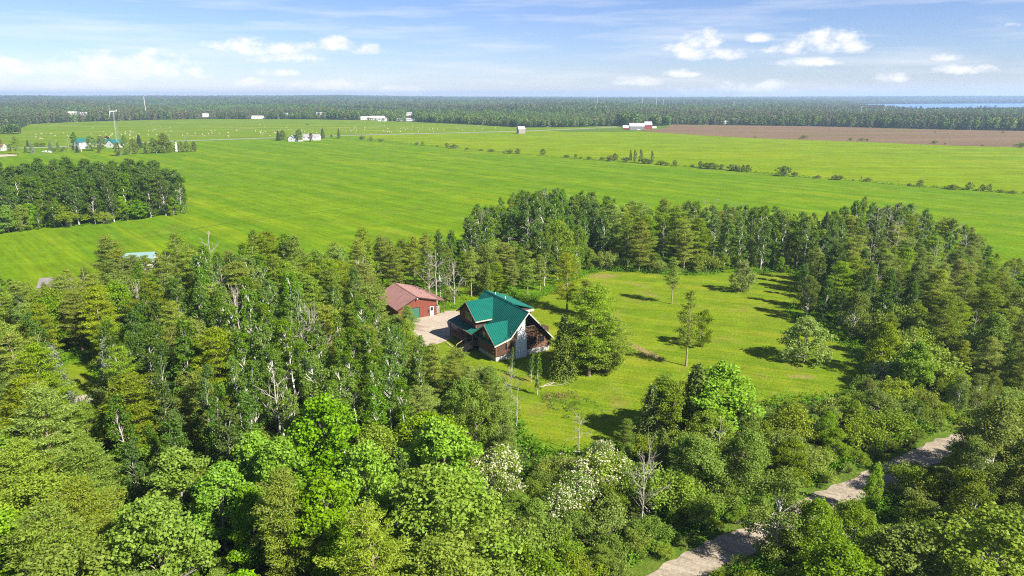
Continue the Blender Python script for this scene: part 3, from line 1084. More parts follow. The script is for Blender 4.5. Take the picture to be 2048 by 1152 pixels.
def frame(loc, yaw):
    ca, sa = math.cos(yaw), math.sin(yaw)
    return lambda a, b, h=0.0: np.array([loc[0] + a * ca - b * sa, loc[1] + a * sa + b * ca, h])


HF = frame(HOUSE_AT, HOUSE_YAW)
house = empty('log_house', tuple(map(float, HOUSE_AT)), HOUSE_YAW)
tag(house, 'log house with a green metal roof and a white chimney beside the lawn', 'house')
RH, RA = 8.35, 6.2                      # ridge height and its place across the gable
LEN = 15.0


def rib_plane(mb, p_top0, p_top1, p_bot0, p_bot1, step=0.46, hgt=0.045, w=0.035):
    """raised seams running down a roof slope given by its top and bottom edges"""
    a0, a1, b0, b1 = (Vector(q) for q in (p_top0, p_top1, p_bot0, p_bot1))
    n = (a1 - a0).cross(b0 - a0).normalized()
    if n.z < 0:
        n = -n
    k = max(2, int(max((a1 - a0).length, (b1 - b0).length) / step))
    for i in range(k + 1):
        t = i / k
        p, q = a0.lerp(a1, t), b0.lerp(b1, t)
        if (p - q).length < 0.2:
            continue
        d = (q - p).normalized()
        s = d.cross(n) * w
        mb.add([p - s, p + s, q + s, q - s, p - s * .5 + n * hgt, p + s * .5 + n * hgt, q + s * .5 + n * hgt, q - s * .5 + n * hgt],
               [(4, 5, 6, 7), (0, 4, 7, 3), (1, 2, 6, 5), (0, 1, 5, 4), (3, 7, 6, 2)])


def roof_part(name, polys, ribs, mat, parent, t=0.14):
    mb = MB()
    for p in polys:
        mb.slab(p, t)
    for r in ribs:
        rib_plane(mb, *r)
    return mb.build(name, mat, parent)


# main roof: steep slope and flared skirt on the porch side, steep slope behind
B0, B1 = -0.95, 15.4
S0, SF = 1.12, 0.285
a_k = 2.5
h_k = RH - (RA - a_k) * S0
a_e = -0.75
h_e = h_k - (a_k - a_e) * SF
roof = roof_part('roof', [[(RA, B0, RH), (RA, B1, RH), (a_k, B1, h_k), (a_k, B0, h_k)]], [((RA, B0 + .1, RH), (RA, B1 - .1, RH), (a_k, B0 + .1, h_k), (a_k, B1 - .1, h_k))], M['roof_green'], house)
roof_part('porch_roof', [[(a_k, B0, h_k - .012), (a_k, 16.6, h_k - .012), (a_e - .35, 16.6, h_e - .11), (a_e - .35, 6.9, h_e - .11), (a_e, 6.9, h_e - .012), (a_e, B0, h_e - .012)]],
          [((a_k, B0 + .1, h_k), (a_k, 6.7, h_k), (a_e, B0 + .1, h_e), (a_e, 6.7, h_e)), ((a_k, 7.0, h_k), (a_k, 16.5, h_k), (a_e - .3, 7.0, h_e - .09), (a_e - .3, 16.5, h_e - .09))], M['roof_green'], house)
a_b, SB = 11.7, 1.06
h_b = RH - (a_b - RA) * SB
roof_part('roof', [[(RA, B0, RH), (a_b, B0, h_b), (a_b, B1, h_b), (RA, B1, RH)]], [((RA, B0 + .1, RH), (RA, B1 - .1, RH), (a_b, B0 + .1, h_b), (a_b, B1 - .1, h_b))], M['roof_green'], house)
MB().slab([(RA - .12, B0, RH - .04), (RA, B0, RH + .09), (RA, B1, RH + .09), (RA - .12, B1, RH - .04)], .03).slab([(RA, B0, RH + .09), (RA + .12, B0, RH - .04), (RA + .12, B1, RH - .04), (RA, B1, RH + .09)], .03).build('ridge_cap', M['roof_green'], house)


def cross_gable(bc, half, h_r, slope, a_f, label):
    h_v = h_r - half * slope
    on = lambda h: RA - (RH - h) / S0 if h >= h_k else a_k - (h_k - h) / SF
    a_r = on(h_r) + .1
    for s in (-1, 1):
        be = bc + s * half
        if h_v >= h_k:
            poly = [(a_f, bc, h_r), (a_r, bc, h_r), (on(h_v) + .15, be, h_v), (a_f, be, h_v)]
        else:
            bk = bc + s * (h_r - h_k) / slope
            poly = [(a_f, bc, h_r), (a_r, bc, h_r), (a_k + .1, bk, h_k), (a_f + .02, be, h_v)]
        poly = [(x, y, z + .03) for x, y, z in poly]
        ribs = []
        g = 14
        mb = MB().slab(poly, .12)
        n = Vector((0, -s * -1 * slope, 1)).normalized()
        # seams run from the ridge down to the eave or the valley
        x = a_f + .25
        while x < a_r - .1:
            if h_v >= h_k:
                xe = on(h_v) + .1
                tt = 1.0 if x <= xe else (a_r - x) / (a_r - xe)
            else:
                tt = 1.0
                kk = (h_r - h_k) / (h_r - h_v)
                if x > a_k + .1:
                    tt = kk * (a_r - x) / (a_r - a_k - .1)
                elif x > a_f:
                    tt = kk + (1 - kk) * (1 - (x - a_f) / (a_k + .1 - a_f))
            p = Vector((x, bc, h_r + .03))
            q = Vector((x, bc + s * half * tt, h_r + .03 - half * slope * tt))
            if tt > .06:
                nn = Vector((0, s * slope, 1)).normalized()
                w = Vector((.035, 0, 0))
                mb.add([p - w, p + w, q + w, q - w, p - w * .5 + nn * .045, p + w * .5 + nn * .045, q + w * .5 + nn * .045, q - w * .5 + nn * .045], [(4, 5, 6, 7), (0, 4, 7, 3), (1, 2, 6, 5), (0, 1, 5, 4), (3, 7, 6, 2)])
            x += .42
        mb.build('gable_roof', M['roof_green'], house)
        # barge board on the face and eave board
        z0 = .03
        f = MB()
        f.add([(a_f - .05, bc, h_r + z0 - .02), (a_f - .05, be, h_v + z0 - .02), (a_f - .05, be, h_v + z0 - .26), (a_f - .05, bc, h_r + z0 - .27),
               (a_f - .002, bc, h_r + z0 - .02), (a_f - .002, be, h_v + z0 - .02), (a_f - .002, be, h_v + z0 - .26), (a_f - .002, bc, h_r + z0 - .27)],
              [(0, 1, 2, 3), (7, 6, 5, 4), (0, 4, 5, 1), (3, 2, 6, 7), (1, 5, 6, 2)])
        f.build('barge_board', M['fascia'], house)
        if s < 0 and h_v >= h_k:
            MB().box((a_f, be - .05, h_v - .2), (on(h_v), be - .003, h_v + .01)).build('eave_board', M['trim_white'], house)
    return h_v


G1 = dict(bc=11.25, half=3.95, h_r=8.05, slope=.70, a_f=.0)
G2 = dict(bc=2.95, half=3.93, h_r=6.08, slope=.69, a_f=-.72)
cross_gable(**G1, label='rear gable')
cross_gable(**G2, label='front gable')
# shed dormer on the far slope
sd_poly = [(RA + .25, 5.0, RH + .04), (RA + .25, 15.0, RH + .04), (11.1, 15.0, 6.75), (11.1, 5.0, 6.75)]
roof_part('dormer_roof', [sd_poly], [((RA + .25, 5.1, RH + .04), (RA + .25, 14.9, RH + .04), (11.1, 5.1, 6.75), (11.1, 14.9, 6.75))], M['roof_green'], house)
MB().box((6.8, 4.94, 6.2), (11.1, 4.985, 6.62)).build('eave_board', M['trim_white'], house)
MB().add([(7.0, 5.12, 7.3), (10.6, 5.12, 6.65), (10.6, 5.12, 3.7), (7.0, 14.9, 7.3), (10.6, 14.9, 6.65), (10.6, 14.9, 3.7)], [(0, 1, 2), (5, 4, 3), (1, 4, 5, 2), (0, 3, 4, 1), (0, 2, 5, 3)]).build('dormer_wall', M['log_dark'], house)
for (a, b, hz) in ((7.0, 8.6, RH + .35), (6.95, 12.2, RH + .3)):
    MB().tube([(a, b, RH - .6), (a, b, hz)], [.09, .09], 8).build('vent_pipe', M['white'], house)

# rake boards of the main gable
mb = MB()
for (x0, z0, x1, z1) in ((RA, RH, a_k, h_k), (a_k, h_k, a_e, h_e)):
    mb.add([(x0, B0 - .05, z0 + .03), (x1, B0 - .05, z1 + .03), (x1, B0 - .05, z1 - .24), (x0, B0 - .05, z0 - .27), (x0, B0 - .002, z0 + .03), (x1, B0 - .002, z1 + .03), (x1, B0 - .002, z1 - .24), (x0, B0 - .002, z0 - .27)],
           [(3, 2, 1, 0), (4, 5, 6, 7), (0, 1, 5, 4), (2, 3, 7, 6), (1, 2, 6, 5), (3, 0, 4, 7)])
mb.build('rake_board', M['trim_white'], house)
mb = MB()
mb.add([(RA, B0 - .05, RH + .03), (a_b, B0 - .05, h_b + .03), (a_b, B0 - .05, h_b - .24), (RA, B0 - .05, RH - .27), (RA, B0 - .002, RH + .03), (a_b, B0 - .002, h_b + .03), (a_b, B0 - .002, h_b - .24), (RA, B0 - .002, RH - .27)],
       [(0, 1, 2, 3), (7, 6, 5, 4), (4, 5, 1, 0), (6, 7, 3, 2), (6, 2, 1, 5), (7, 4, 0, 3)])
mb.build('rake_board', M['trim_white'], house)
MB().box((a_e - .42, 6.9, h_e - .32), (a_e - .355, 16.6, h_e - .10)).build('eave_board', M['fascia'], house)
MB().box((a_e - .36, 6.84, h_e - .30), (a_k - 1.2, 6.89, h_e - .05)).build('eave_board', M['fascia'], house)

# foundation and core walls (log skins in front)
FH = 1.05
MB().box((0.04, 0.04, -.3), (11.3, 6.2, FH)).box((1.75, 6.2, -.3), (11.3, 14.9, FH)).build('foundation', M['concrete'], house)
core = MB()
roof_under = lambda a: (RH - (RA - a) * S0 if a_k <= a <= RA else (h_k - (a_k - a) * SF if a < a_k else RH - (a - RA) * SB)) - .22


def core_prof(a0, a1, b0, b1):
    xs = [a0] + [x for x in (a_k, RA) if a0 < x < a1] + [a1]
    lo = [(x, b0, FH) for x in xs] + [(x, b0, roof_under(x)) for x in xs[::-1]]
    hi = [(x, b1, z) for x, _, z in lo]
    k = len(lo)
    core.add(lo + hi, [tuple(range(k)), tuple(range(2 * k - 1, k - 1, -1))] + [(i, k + i, k + (i + 1) % k, (i + 1) % k) for i in range(k)])


core_prof(.16, 5.95, .16, 6.1)
core_prof(5.951, 11.2, 1.75, 14.8)
core_prof(1.75, 5.95, 6.101, 14.8)
core.box((5.952, .16, FH), (11.2, 1.749, 4.5))
core.build('wall', M['log_dark'], house)
# gable faces behind the cross gables
for g, zb in ((G1, 3.5), (G2, FH)):
    bc, half, hr, sl, af = g['bc'], g['half'] - .75, g['h_r'], g['slope'], g['a_f']
    f0 = af + .55
    p = [(f0, bc - half, zb), (f0, bc + half, zb), (f0, bc + half, hr - half * sl - .2), (f0, bc, hr - .2), (f0, bc - half, hr - half * sl - .2)]
    q = [(x + 2.0, y, z) for x, y, z in p]
    MB().add(p + q, [(4, 3, 2, 1, 0), (5, 6, 7, 8, 9), (0, 1, 6, 5), (1, 2, 7, 6), (2, 3, 8, 7), (3, 4, 9, 8), (4, 0, 5, 9)]).build('wall', M['log_dark'], house)

# logs of the gable end (face b = 0) and of the porch side
course, rl = .285, .155


def log(p0, p1, mat='log', ends=True):
    L = MB()
    L.tube([p0, p1], [rl, rl], 8, True)
    L.build('log', M[mat], house)


k = 0
z = FH + rl
while z < 7.6:
    left = 0.0 if z < h_e - .3 else (a_k - (h_k - z - .35) / SF if z < h_k - .35 else RA - (RH - z - .35) / S0)
    right = 11.3 if z < 2.6 else RA + (RH - z - .35) / SB
    left, right = max(left, 0), min(right, 11.3)
    if z < 3.5:
        left = left - .42 if k % 2 == 0 else left
    spans = []
    if left < 3.75:
        spans.append((left, 3.75 if z < 4.6 else 4.0))
    elif left < 4.0:
        spans.append((left, 4.1))
    if z < 4.6:
        spans.append((5.75, right + (.4 if k % 2 == 0 else 0)))
    for s0, s1 in spans:
        if s1 - s0 > .15:
            log((s0, 0.05, z), (s1, 0.05, z))
    z += course
    k += 1
z = FH + rl + course / 2
k = 0
while z < 5.6:                                        # front gable wing, face a = 0
    g = G2
    hw = min(3.2, (g['h_r'] - z - .3) / g['slope'])
    b0, b1 = g['bc'] - hw, g['bc'] + hw
    if z < 3.2:
        b0 = -.42
    log((-.10, b0, z), (-.10, b1, z))
    z += course
    k += 1
z = 3.95
while z < 7.5:                                        # upper gable face over the porch
    g = G1
    hw = min(3.2, (g['h_r'] - z - .3) / g['slope'])
    log((.50, g['bc'] - hw, z), (.50, g['bc'] + hw, z))
    z += course
z = FH + rl
while z < 4.0:                                        # wall behind the porch
    log((1.68, 6.3, z), (1.68, 14.9, z), 'log')
    z += course
# log ends stacked beside the chimney and at the far corner
z = 1.4
k = 0
while z < 7.0:
    MB().tube([(5.82, -.34, z), (5.82, .5, z)], [rl, rl], 8, True).build('log_end', M['log'], house)
    if z < 3.3:
        MB().tube([(11.15, -.40, z), (11.15, .5, z)], [rl, rl], 8, True).build('log_end', M['log'], house)
    z += course
# recessed balcony in the right half of the gable
MB().box((5.96, -.35, 4.52), (9.0, 1.74, 4.66)).build('balcony_floor', M['wood_brown'], house)
MB().box((7.0, 1.70, 4.7), (8.0, 1.76, 6.2)).build('window', M['glass'], house)
mb = MB()
for x in np.arange(6.2, 9.0, .3):
    mb.box((x, -.33, 4.66), (x + .06, -.27, 5.45))
mb.box((6.0, -.35, 5.45), (9.0, -.25, 5.53))
mb.build('balcony_railing', M['wood_brown'], house)  # railing and recess wall coloured dark to carry the roof overhang's shade


def window(p, axis, w, h, parent, frame_mat='wood_brown', d=.08, bars=(2, 2)):
    """p: lower left corner on the wall face; axis 'a' (face looks to -b) or 'b' (face looks to -a)"""
    def bx(u0, u1, z0, z1, o0, o1):
        m = MB()
        if axis == 'a':
            m.box((p[0] + u0, p[1] - o1, p[2] + z0), (p[0] + u1, p[1] - o0, p[2] + z1))
        else:
            m.box((p[0] - o1, p[1] + u0, p[2] + z0), (p[0] - o0, p[1] + u1, p[2] + z1))
        return m
    f = bx(-.08, 0, -.08, h + .08, 0, d)
    for a in ((w, w + .08, -.08, h + .08), (0, w, -.08, 0), (0, w, h, h + .08)):
        m = bx(*a, 0, d)
        f.add(m.v, m.f)
    for i in range(1, bars[0]):
        m = bx(w * i / bars[0] - .02, w * i / bars[0] + .02, 0, h, 0.02, d - .02)
        f.add(m.v, m.f)
    win = f.build('window', M[frame_mat], parent)
    bx(0.002, w - .002, 0.002, h - .002, 0, .03).build('pane', M['glass'], win)
    return win


window((1.35, -.12, 1.85), 'a', .85, 1.25, house)
window((2.75, -.12, 1.75), 'a', .60, 1.75, house)
window((3.15, -.12, 4.45), 'a', .55, .55, house)
window((7.0, -.12, 2.0), 'a', 1.3, 1.2, house)
window((9.0, -.12, 2.0), 'a', 1.0, 1.2, house)
window((-.27, 1.8, 3.6), 'b', 1.0, 1.0, house)
window((-.27, 3.1, 3.6), 'b', 1.0, 1.0, house)
window((.33, 9.4, 4.7), 'b', 1.1, 1.3, house, 'wood_tan')
window((.33, 10.7, 4.7), 'b', 1.1, 1.3, house, 'wood_tan')
window((1.50, 12.2, 1.9), 'b', 1.4, 1.2, house)
MB().box((1.48, 9.6, FH + .1), (1.53, 10.55, FH + 2.1)).build('door', M['wood_brown'], house)

# white chimney, narrower above
ch = MB()
prof = [(3.78, -.30, -.2), (3.78, -.30, 3.3), (4.12, -.30, 4.2), (4.12, -.30, 6.0), (5.62, -.30, 7.15), (5.62, -.30, 4.75), (5.98, -.30, 4.15), (5.98, -.30, -.2)]
prof = [(x, -.62, zz) for x, _, zz in prof]
back = [(x, .14, zz) for x, _, zz in prof]
kk = len(prof)
ch.add(prof + back, [tuple(range(kk - 1, -1, -1)), tuple(range(kk, 2 * kk))] + [(i, (i + 1) % kk, kk + (i + 1) % kk, kk + i) for i in range(kk)])
ch.build('chimney', M['stucco'], house)

# porch: deck, posts, rails, stairs
MB().box((-1.0, 6.7, .92), (1.7, 16.4, 1.04)).box((-1.0, 6.7, .62), (-.94, 16.4, .92)).build('porch_deck', M['wood_brown'], house)
for b in (7.0, 9.6, 12.6, 16.2):
    MB().tube([(-.85, b, 0), (-.85, b, h_e - .3)], [.12, .11], 8).build('porch_post', M['log'], house)
for b0, b1 in ((9.7, 12.5), (12.7, 16.1)):
    mb = MB().tube([(-.85, b0, 1.95), (-.85, b1, 1.95)], [.06, .06], 6).tube([(-.85, b0, 1.25), (-.85, b1, 1.25)], [.06, .06], 6)
    x = b0 + .25
    while x < b1 - .1:
        mb.box((-.88, x, 1.25), (-.82, x + .06, 1.95))
        x += .28
    mb.build('porch_railing', M['log'], house)
stairs = empty('porch_stairs')
stairs.parent = house
for i in range(6):
    MB().box((-1.0 - .36 * (i + 1), 6.95, .86 - .165 * (i + 1)), (-1.0 - .36 * i - .01, 9.0, .93 - .165 * (i + 1))).build('step', M['wood_tan'], stairs)
for b in (6.86, 9.02):
    MB().slab([(-1.0, b, 1.0), (-3.2, b, .0), (-3.2, b + .07, .0), (-1.0, b + .07, 1.0)], .26).build('stringer', M['wood_tan'], stairs)
    MB().slab([(-1.0, b, 1.95), (-3.2, b, .95), (-3.2, b + .07, .95), (-1.0, b + .07, 1.95)], .09).box((-3.2, b, 0), (-3.1, b + .07, .95)).build('handrail', M['wood_tan'], stairs)
MB().box((-3.9, 6.8, .0), (-3.3, 9.6, .14)).build('ground_step', M['wood_tan'], stairs)
plank = empty('timber_edging', tuple(HF(-3.5, 9.8)), HOUSE_YAW)
tag(plank, 'low tan timber edging lying on the grass beyond the porch stairs', 'timber')
for i in range(2):
    MB().box((.1 * i, i * 1.8, 0), (.1 * i + .2, i * 1.8 + 1.75, .16)).build('timber', M['wood_tan'], plank)

# ------------------------------------------------------------------ garage
GY = R(30.5)
g_r = at(873, 630)
GW, GD = 8.5, 12.0
ca, sa = math.cos(GY), math.sin(GY)
g0 = np.array([g_r[0] - GW * ca, g_r[1] - GW * sa, 0])
gar = empty('garage', tuple(map(float, g0)), GY)
tag(gar, 'red brown garage with a green overhead door and a dull red metal roof', 'garage')
GF = frame(g0, GY)
ax, ah, hl, hr_, ar = 4.1, 4.75, 2.75, 3.35, GW
SLl = (ah - hl) / ax
SLr = .27
hr_ = ah - (GW - ax) * SLr
p = [(0, 0, -.2), (GW, 0, -.2), (GW, 0, hr_ - .12), (ax, 0, ah - .12), (0, 0, hl - .12)]
q = [(x, GD, zz) for x, _, zz in p]
MB().add(p + q, [(0, 1, 2, 3, 4), (9, 8, 7, 6, 5), (0, 5, 6, 1), (1, 6, 7, 2), (2, 7, 8, 3), (3, 8, 9, 4), (4, 9, 5, 0)]).build('wall', M['garage_red'], gar)
mb = MB()
for x in np.arange(.2, GW, .3):
    topz = (hl + x * SLl if x < ax else ah - (x - ax) * SLr) - .18
    zb = 0 if (x < 1.0 or 4.75 < x < 6.75 or x > 7.9) else (2.35 if x < 5 else 2.2)
    mb.box((x, -.025, zb), (x + .04, -.003, topz))
mb.build('batten', M['garage_red'], gar)
ex = 2.0
for nm, poly, rb in (('left', [(ax, -.4, ah), (ax, GD + .4, ah), (-.5, GD + .4, hl - .5 * SLl), (-.5, -.4, hl - .5 * SLl)], None),
                     ('right', [(ax, -.4, ah), (GW + .35, -.4, ah - (GW + .35 - ax) * SLr), (GW + ex, -.05, ah - (GW + ex - ax) * SLr), (GW + ex, 8.0, ah - (GW + ex - ax) * SLr), (GW + .6, GD + .4, ah - (GW + .6 - ax) * SLr), (ax, GD + .4, ah)], None)):
    mb = MB().slab(poly, .12)
    if nm == 'left':
        rib_plane(mb, (ax, -.3, ah), (ax, GD + .3, ah), (-.5, -.3, hl - .5 * SLl), (-.5, GD + .3, hl - .5 * SLl), .40)
    else:
        rib_plane(mb, (ax, -.3, ah), (ax, GD + .3, ah), (GW + .35, -.3, ah - (GW + .35 - ax) * SLr), (GW + .35, GD + .3, ah - (GW + .35 - ax) * SLr), .40)
    mb.build('roof', M['roof_brown'], gar)
MB().slab([(ax - .15, -.4, ah - .02), (ax, -.4, ah + .07), (ax, GD + .4, ah + .07), (ax - .15, GD + .4, ah - .02)], .02).slab([(ax, -.4, ah + .07), (ax + .15, -.4, ah + .01), (ax + .15, GD + .4, ah + .01), (ax, GD + .4, ah + .07)], .02).build('ridge_cap', M['roof_brown'], gar)
for x0, z0, x1, z1 in ((ax, ah, -.5, hl - .5 * SLl), (ax, ah, GW + .35, ah - (GW + .35 - ax) * SLr)):
    MB().add([(x0, -.45, z0 + .02), (x1, -.45, z1 + .02), (x1, -.45, z1 - .2), (x0, -.45, z0 - .2), (x0, -.402, z0 + .02), (x1, -.402, z1 + .02), (x1, -.402, z1 - .2), (x0, -.402, z0 - .2)],
             [(0, 1, 2, 3), (7, 6, 5, 4), (4, 5, 1, 0), (6, 7, 3, 2), (6, 2, 1, 5)]).build('barge_board', M['garage_trim'], gar)
dr = MB().box((1.05, -.07, 0), (1.17, -.01, 2.42)).box((4.63, -.07, 0), (4.75, -.01, 2.42)).box((1.17, -.07, 2.3), (4.63, -.01, 2.42)).build('overhead_door', M['garage_trim'], gar)
for i in range(5):
    MB().box((1.18, -.05, .02 + i * .455), (4.62, -.015, .455 + i * .455)).build('door_panel', M['door_green'], dr)
dd = MB().box((7.0, -.05, .05), (7.85, -.01, 2.1)).build('door', M['white'], gar)
MB().box((7.12, -.065, 1.15), (7.73, -.052, 1.95)).build('pane', M['glass'], dd)
MB().tube([(7.14, -.10, 1.02), (7.14, -.05, 1.02)], [.04, .04], 8).build('handle', M['dark_metal'], dd)
MB().box((6.9, -.06, 0), (6.98, -.005, 2.2)).box((7.87, -.06, 0), (7.95, -.005, 2.2)).box((6.98, -.06, 2.12), (7.87, -.005, 2.2)).build('door_frame', M['garage_trim'], gar)
MB().box((6.62, -.2, 1.0), (6.82, -.01, 1.5)).build('meter_box', M['garage_trim'], gar)
lt = MB().box((ax - .12, -.5, ah - .55), (ax + .12, -.42, ah - .28)).tube([(ax, -.55, ah - .3), (ax, -.65, ah - .45)], [.1, .13], 8).build('floodlight', M['white'], gar)
for y in (0.0, 3.8, 7.6):
    MB().box((GW + ex - .25, y + .05, -.1), (GW + ex - .1, y + .2, ah - (GW + ex - ax) * SLr - .12)).build('lean_to_post', M['wood_brown'], gar)

wp = empty('woodpile', tuple(GF(GW + .55, 1.2)), GY)
tag(wp, 'grey stacked firewood under the lean-to at the garage side', 'woodpile')
mbw = MB()
rr = random.Random(3)
for i in range(9):
    for j in range(6):
        mbw.tube([(rr.uniform(-.03, .03), i * .3, .13 + j * .24), (.9 + rr.uniform(-.05, .05), i * .3, .13 + j * .24)], [.125, .12], 6)
tag(mbw.build('firewood', M['weathered'], wp), kind='stuff')

# ------------------------------------------------------------------ buildings
def gabled(name, label, cat, loc, yaw, w, d, wh, rh, wall, roof_m, over=.35, windows=(), door=None, chimney=None, group=None, wall2=None):
    """gabled building: ridge along local x, w long, d deep; windows on the front face (local y = -d/2) as x offsets, and on the gable ends"""
    e = empty(name, (float(loc[0]), float(loc[1]), 0), yaw)
    tag(e, label, cat, group)
    x, y = w / 2, d / 2
    p = [(-x, -y, -.2), (-x, y, -.2), (-x, y, wh), (-x, 0, wh + rh), (-x, -y, wh)]
    q = [(x, b, c) for _, b, c in p]
    MB().add(p + q, [(4, 3, 2, 1, 0), (5, 6, 7, 8, 9), (0, 1, 6, 5), (1, 2, 7, 6), (2, 3, 8, 7), (3, 4, 9, 8), (4, 0, 5, 9)]).build('wall', M[wall], e)
    s = rh / y
    for sg in (-1, 1):
        MB().slab([(-x - over, 0, wh + rh + .12), (x + over, 0, wh + rh + .12), (x + over, sg * (y + over), wh - over * s + .12), (-x - over, sg * (y + over), wh - over * s + .12)], .14).build('roof', M[roof_m], e)
    for wx in windows:
        f = MB().box((wx - .55, -y - .06, wh - 1.75), (wx + .55, -y - .005, wh - .55)).build('window', M['trim_white'], e)
        MB().box((wx - .47, -y - .09, wh - 1.67), (wx + .47, -y - .061, wh - .63)).build('pane', M['glass'], f)
    for sg in (-1, 1):
        if wh > 2:
            f = MB().box(sg > 0 and (x + .005, -.5, wh - 1.6) or (-x - .06, -.5, wh - 1.6), sg > 0 and (x + .06, .5, wh - .4) or (-x - .005, .5, wh - .4)).build('window', M['trim_white'], e)
            MB().box(sg > 0 and (x + .061, -.42, wh - 1.52) or (-x - .09, -.42, wh - 1.52), sg > 0 and (x + .09, .42, wh - .48) or (-x - .061, .42, wh - .48)).build('pane', M['glass'], f)
    if door is not None:
        MB().box((door - .5, -y - .07, 0), (door + .5, -y - .004, 2.05)).build('door', M['wood_brown'], e)
    if chimney is not None:
        MB().box((chimney - .35, .2, wh), (chimney + .35, .9, wh + rh + .9)).build('chimney', M['concrete'], e)
    return e


# roofs half hidden in the wood on the near side of the field
p = at(270, 506, 4.2)
gabled('barn', 'barn with a pale blue green metal roof half hidden in pines by the field', 'barn', p, R(14), 9.2, 7.0, 2.7, 1.5, 'offwhite', 'bluegrey_roof')
p = at(112, 556, 3.6)
gabled('shed', 'low shed with a dull mauve grey roof showing between the pines', 'shed', p, R(18), 6.0, 6.0, 2.3, 1.4, 'weathered', 'mauve_roof')

# farmstead by the road beyond the big field
gabled('house', 'small white house with a teal roof beside a round green tree', 'house', at(166, 297), R(60), 9.5, 8.5, 5.6, 3.0, 'white', 'teal_roof', windows=(-2.5, 2.5), door=0)
gabled('house', 'long low house with a teal roof behind the lattice tower', 'house', at(206, 292), R(8), 15, 8, 3.2, 3.0, 'offwhite', 'teal_roof', windows=(-4, 0, 4), chimney=3)
gabled('house_wing', 'white gabled house end with a grey teal roof behind the lattice tower', 'house', at(231, 294.5), R(72), 10, 10, 3.4, 3.6, 'white', 'teal_roof', windows=(-2, 2))
gabled('house', 'white bungalow with a reddish roof at the sandy yard', 'house', at(-6, 301), R(12), 12, 9, 3.2, 2.6, 'white', 'roof_brown', windows=(-3, 3))
# white ornamental lighthouse
lh = empty('lighthouse', tuple(at(353, 302.5)))
tag(lh, 'white tapered ornamental lighthouse with a dark cap among shrubs', 'lighthouse')
MB().tube([(0, 0, 0), (0, 0, 6.6)], [1.35, .75], 12).build('tower', M['white'], lh)
MB().tube([(0, 0, 6.6), (0, 0, 6.85)], [1.15, 1.15], 12).build('gallery', M['dark_metal'], lh)
MB().tube([(0, 0, 6.85), (0, 0, 7.9)], [.72, .72], 12).build('lantern', M['white'], lh)
MB().tube([(0, 0, 7.9), (0, 0, 8.9)], [1.0, .06], 12).build('cap', M['dark_metal'], lh)

# wind turbine on a lattice tower
tw = empty('wind_turbine', tuple(at(240, 311)), R(20))
tag(tw, 'small white wind turbine on a tall grey lattice tower by the farmstead', 'wind turbine')
TH = 31.0
wid = lambda z: 1.55 - 1.15 * z / TH
cor = [(math.cos(R(a)), math.sin(R(a))) for a in (90, 210, 330)]
for cx, cy in cor:
    MB().tube([(cx * wid(0), cy * wid(0), 0), (cx * wid(TH), cy * wid(TH), TH)], [.075, .05], 5).build('leg', M['steel'], tw)
br = MB()
z = 0.0
i = 0
while z < TH - 1.5:
    z2 = z + 1.9
    for a in range(3):
        c0, c1 = cor[a], cor[(a + 1) % 3]
        br.tube([(c0[0] * wid(z), c0[1] * wid(z), z), (c1[0] * wid(z2), c1[1] * wid(z2), min(z2, TH))], [.026, .026], 4, False)
        br.tube([(c1[0] * wid(z), c1[1] * wid(z), z), (c0[0] * wid(z2), c0[1] * wid(z2), min(z2, TH))], [.026, .026], 4, False)
        br.tube([(c0[0] * wid(z), c0[1] * wid(z), z), (c1[0] * wid(z), c1[1] * wid(z), z)], [.026, .026], 4, False)
    z = z2
tag(br.build('brace', M['steel'], tw), kind='stuff')
MB().tube([(0, 0, TH - .4), (0, 0, TH + 1.6)], [.25, .2], 8).build('mast', M['steel'], tw)
nz = TH + 2.0
nac = MB().tube([(-2.4, 0, nz - .2), (-1.8, 0, nz), (0, 0, nz + .1), (2.2, 0, nz + .2)], [.2, .38, .34, .1], 8).build('nacelle', M['white'], tw)
MB().slab([(1.7, -.05, nz), (2.5, -.05, nz + .1), (2.6, -.05, nz + 1.2), (2.0, -.05, nz + 1.1)], .1).build('tail_fin', M['white'], nac)
for a in (100, 220, 340):
    dy, dz = math.cos(R(a)), math.sin(R(a))
    c = Vector((-2.3, 0, nz - .2))
    t = Vector((0, dy, dz))
    s = Vector((.25, -dz, dy))
    b = MB()
    b.add([c + s * .16, c - s * .16, c + t * 4.9 - s * .09, c + t * 4.9 + s * .07] + [c + s * .16 + Vector((-.12, 0, 0)), c - s * .16 + Vector((-.12, 0, 0)), c + t * 4.9 - s * .07 + Vector((-.05, 0, 0)), c + t * 4.9 + s * .07 + Vector((-.05, 0, 0))],
          [(0, 1, 2, 3), (7, 6, 5, 4), (0, 4, 5, 1), (1, 5, 6, 2), (2, 6, 7, 3), (3, 7, 4, 0)])
    b.build('blade', M['white'], nac)

# white house on the road, middle of the far field edge
gabled('house', 'long white house with a grey roof between dark trees on the road', 'house', at(622, 280), R(6), 19, 8.5, 3.4, 2.4, 'white', 'grey_roof', windows=(-6, -2, 5), chimney=-6)
gabled('garage', 'small white gabled garage beside the long white house on the road', 'garage', at(588, 282.5), R(75), 9, 7.5, 3.4, 2.6, 'white', 'grey_roof', windows=())
gabled('shed', 'lone weathered grey shed with a pale roof in the meadow by the road', 'shed', at(1042, 267), R(20), 8.5, 7, 5.2, 3.2, 'weathered', 'pale_roof')
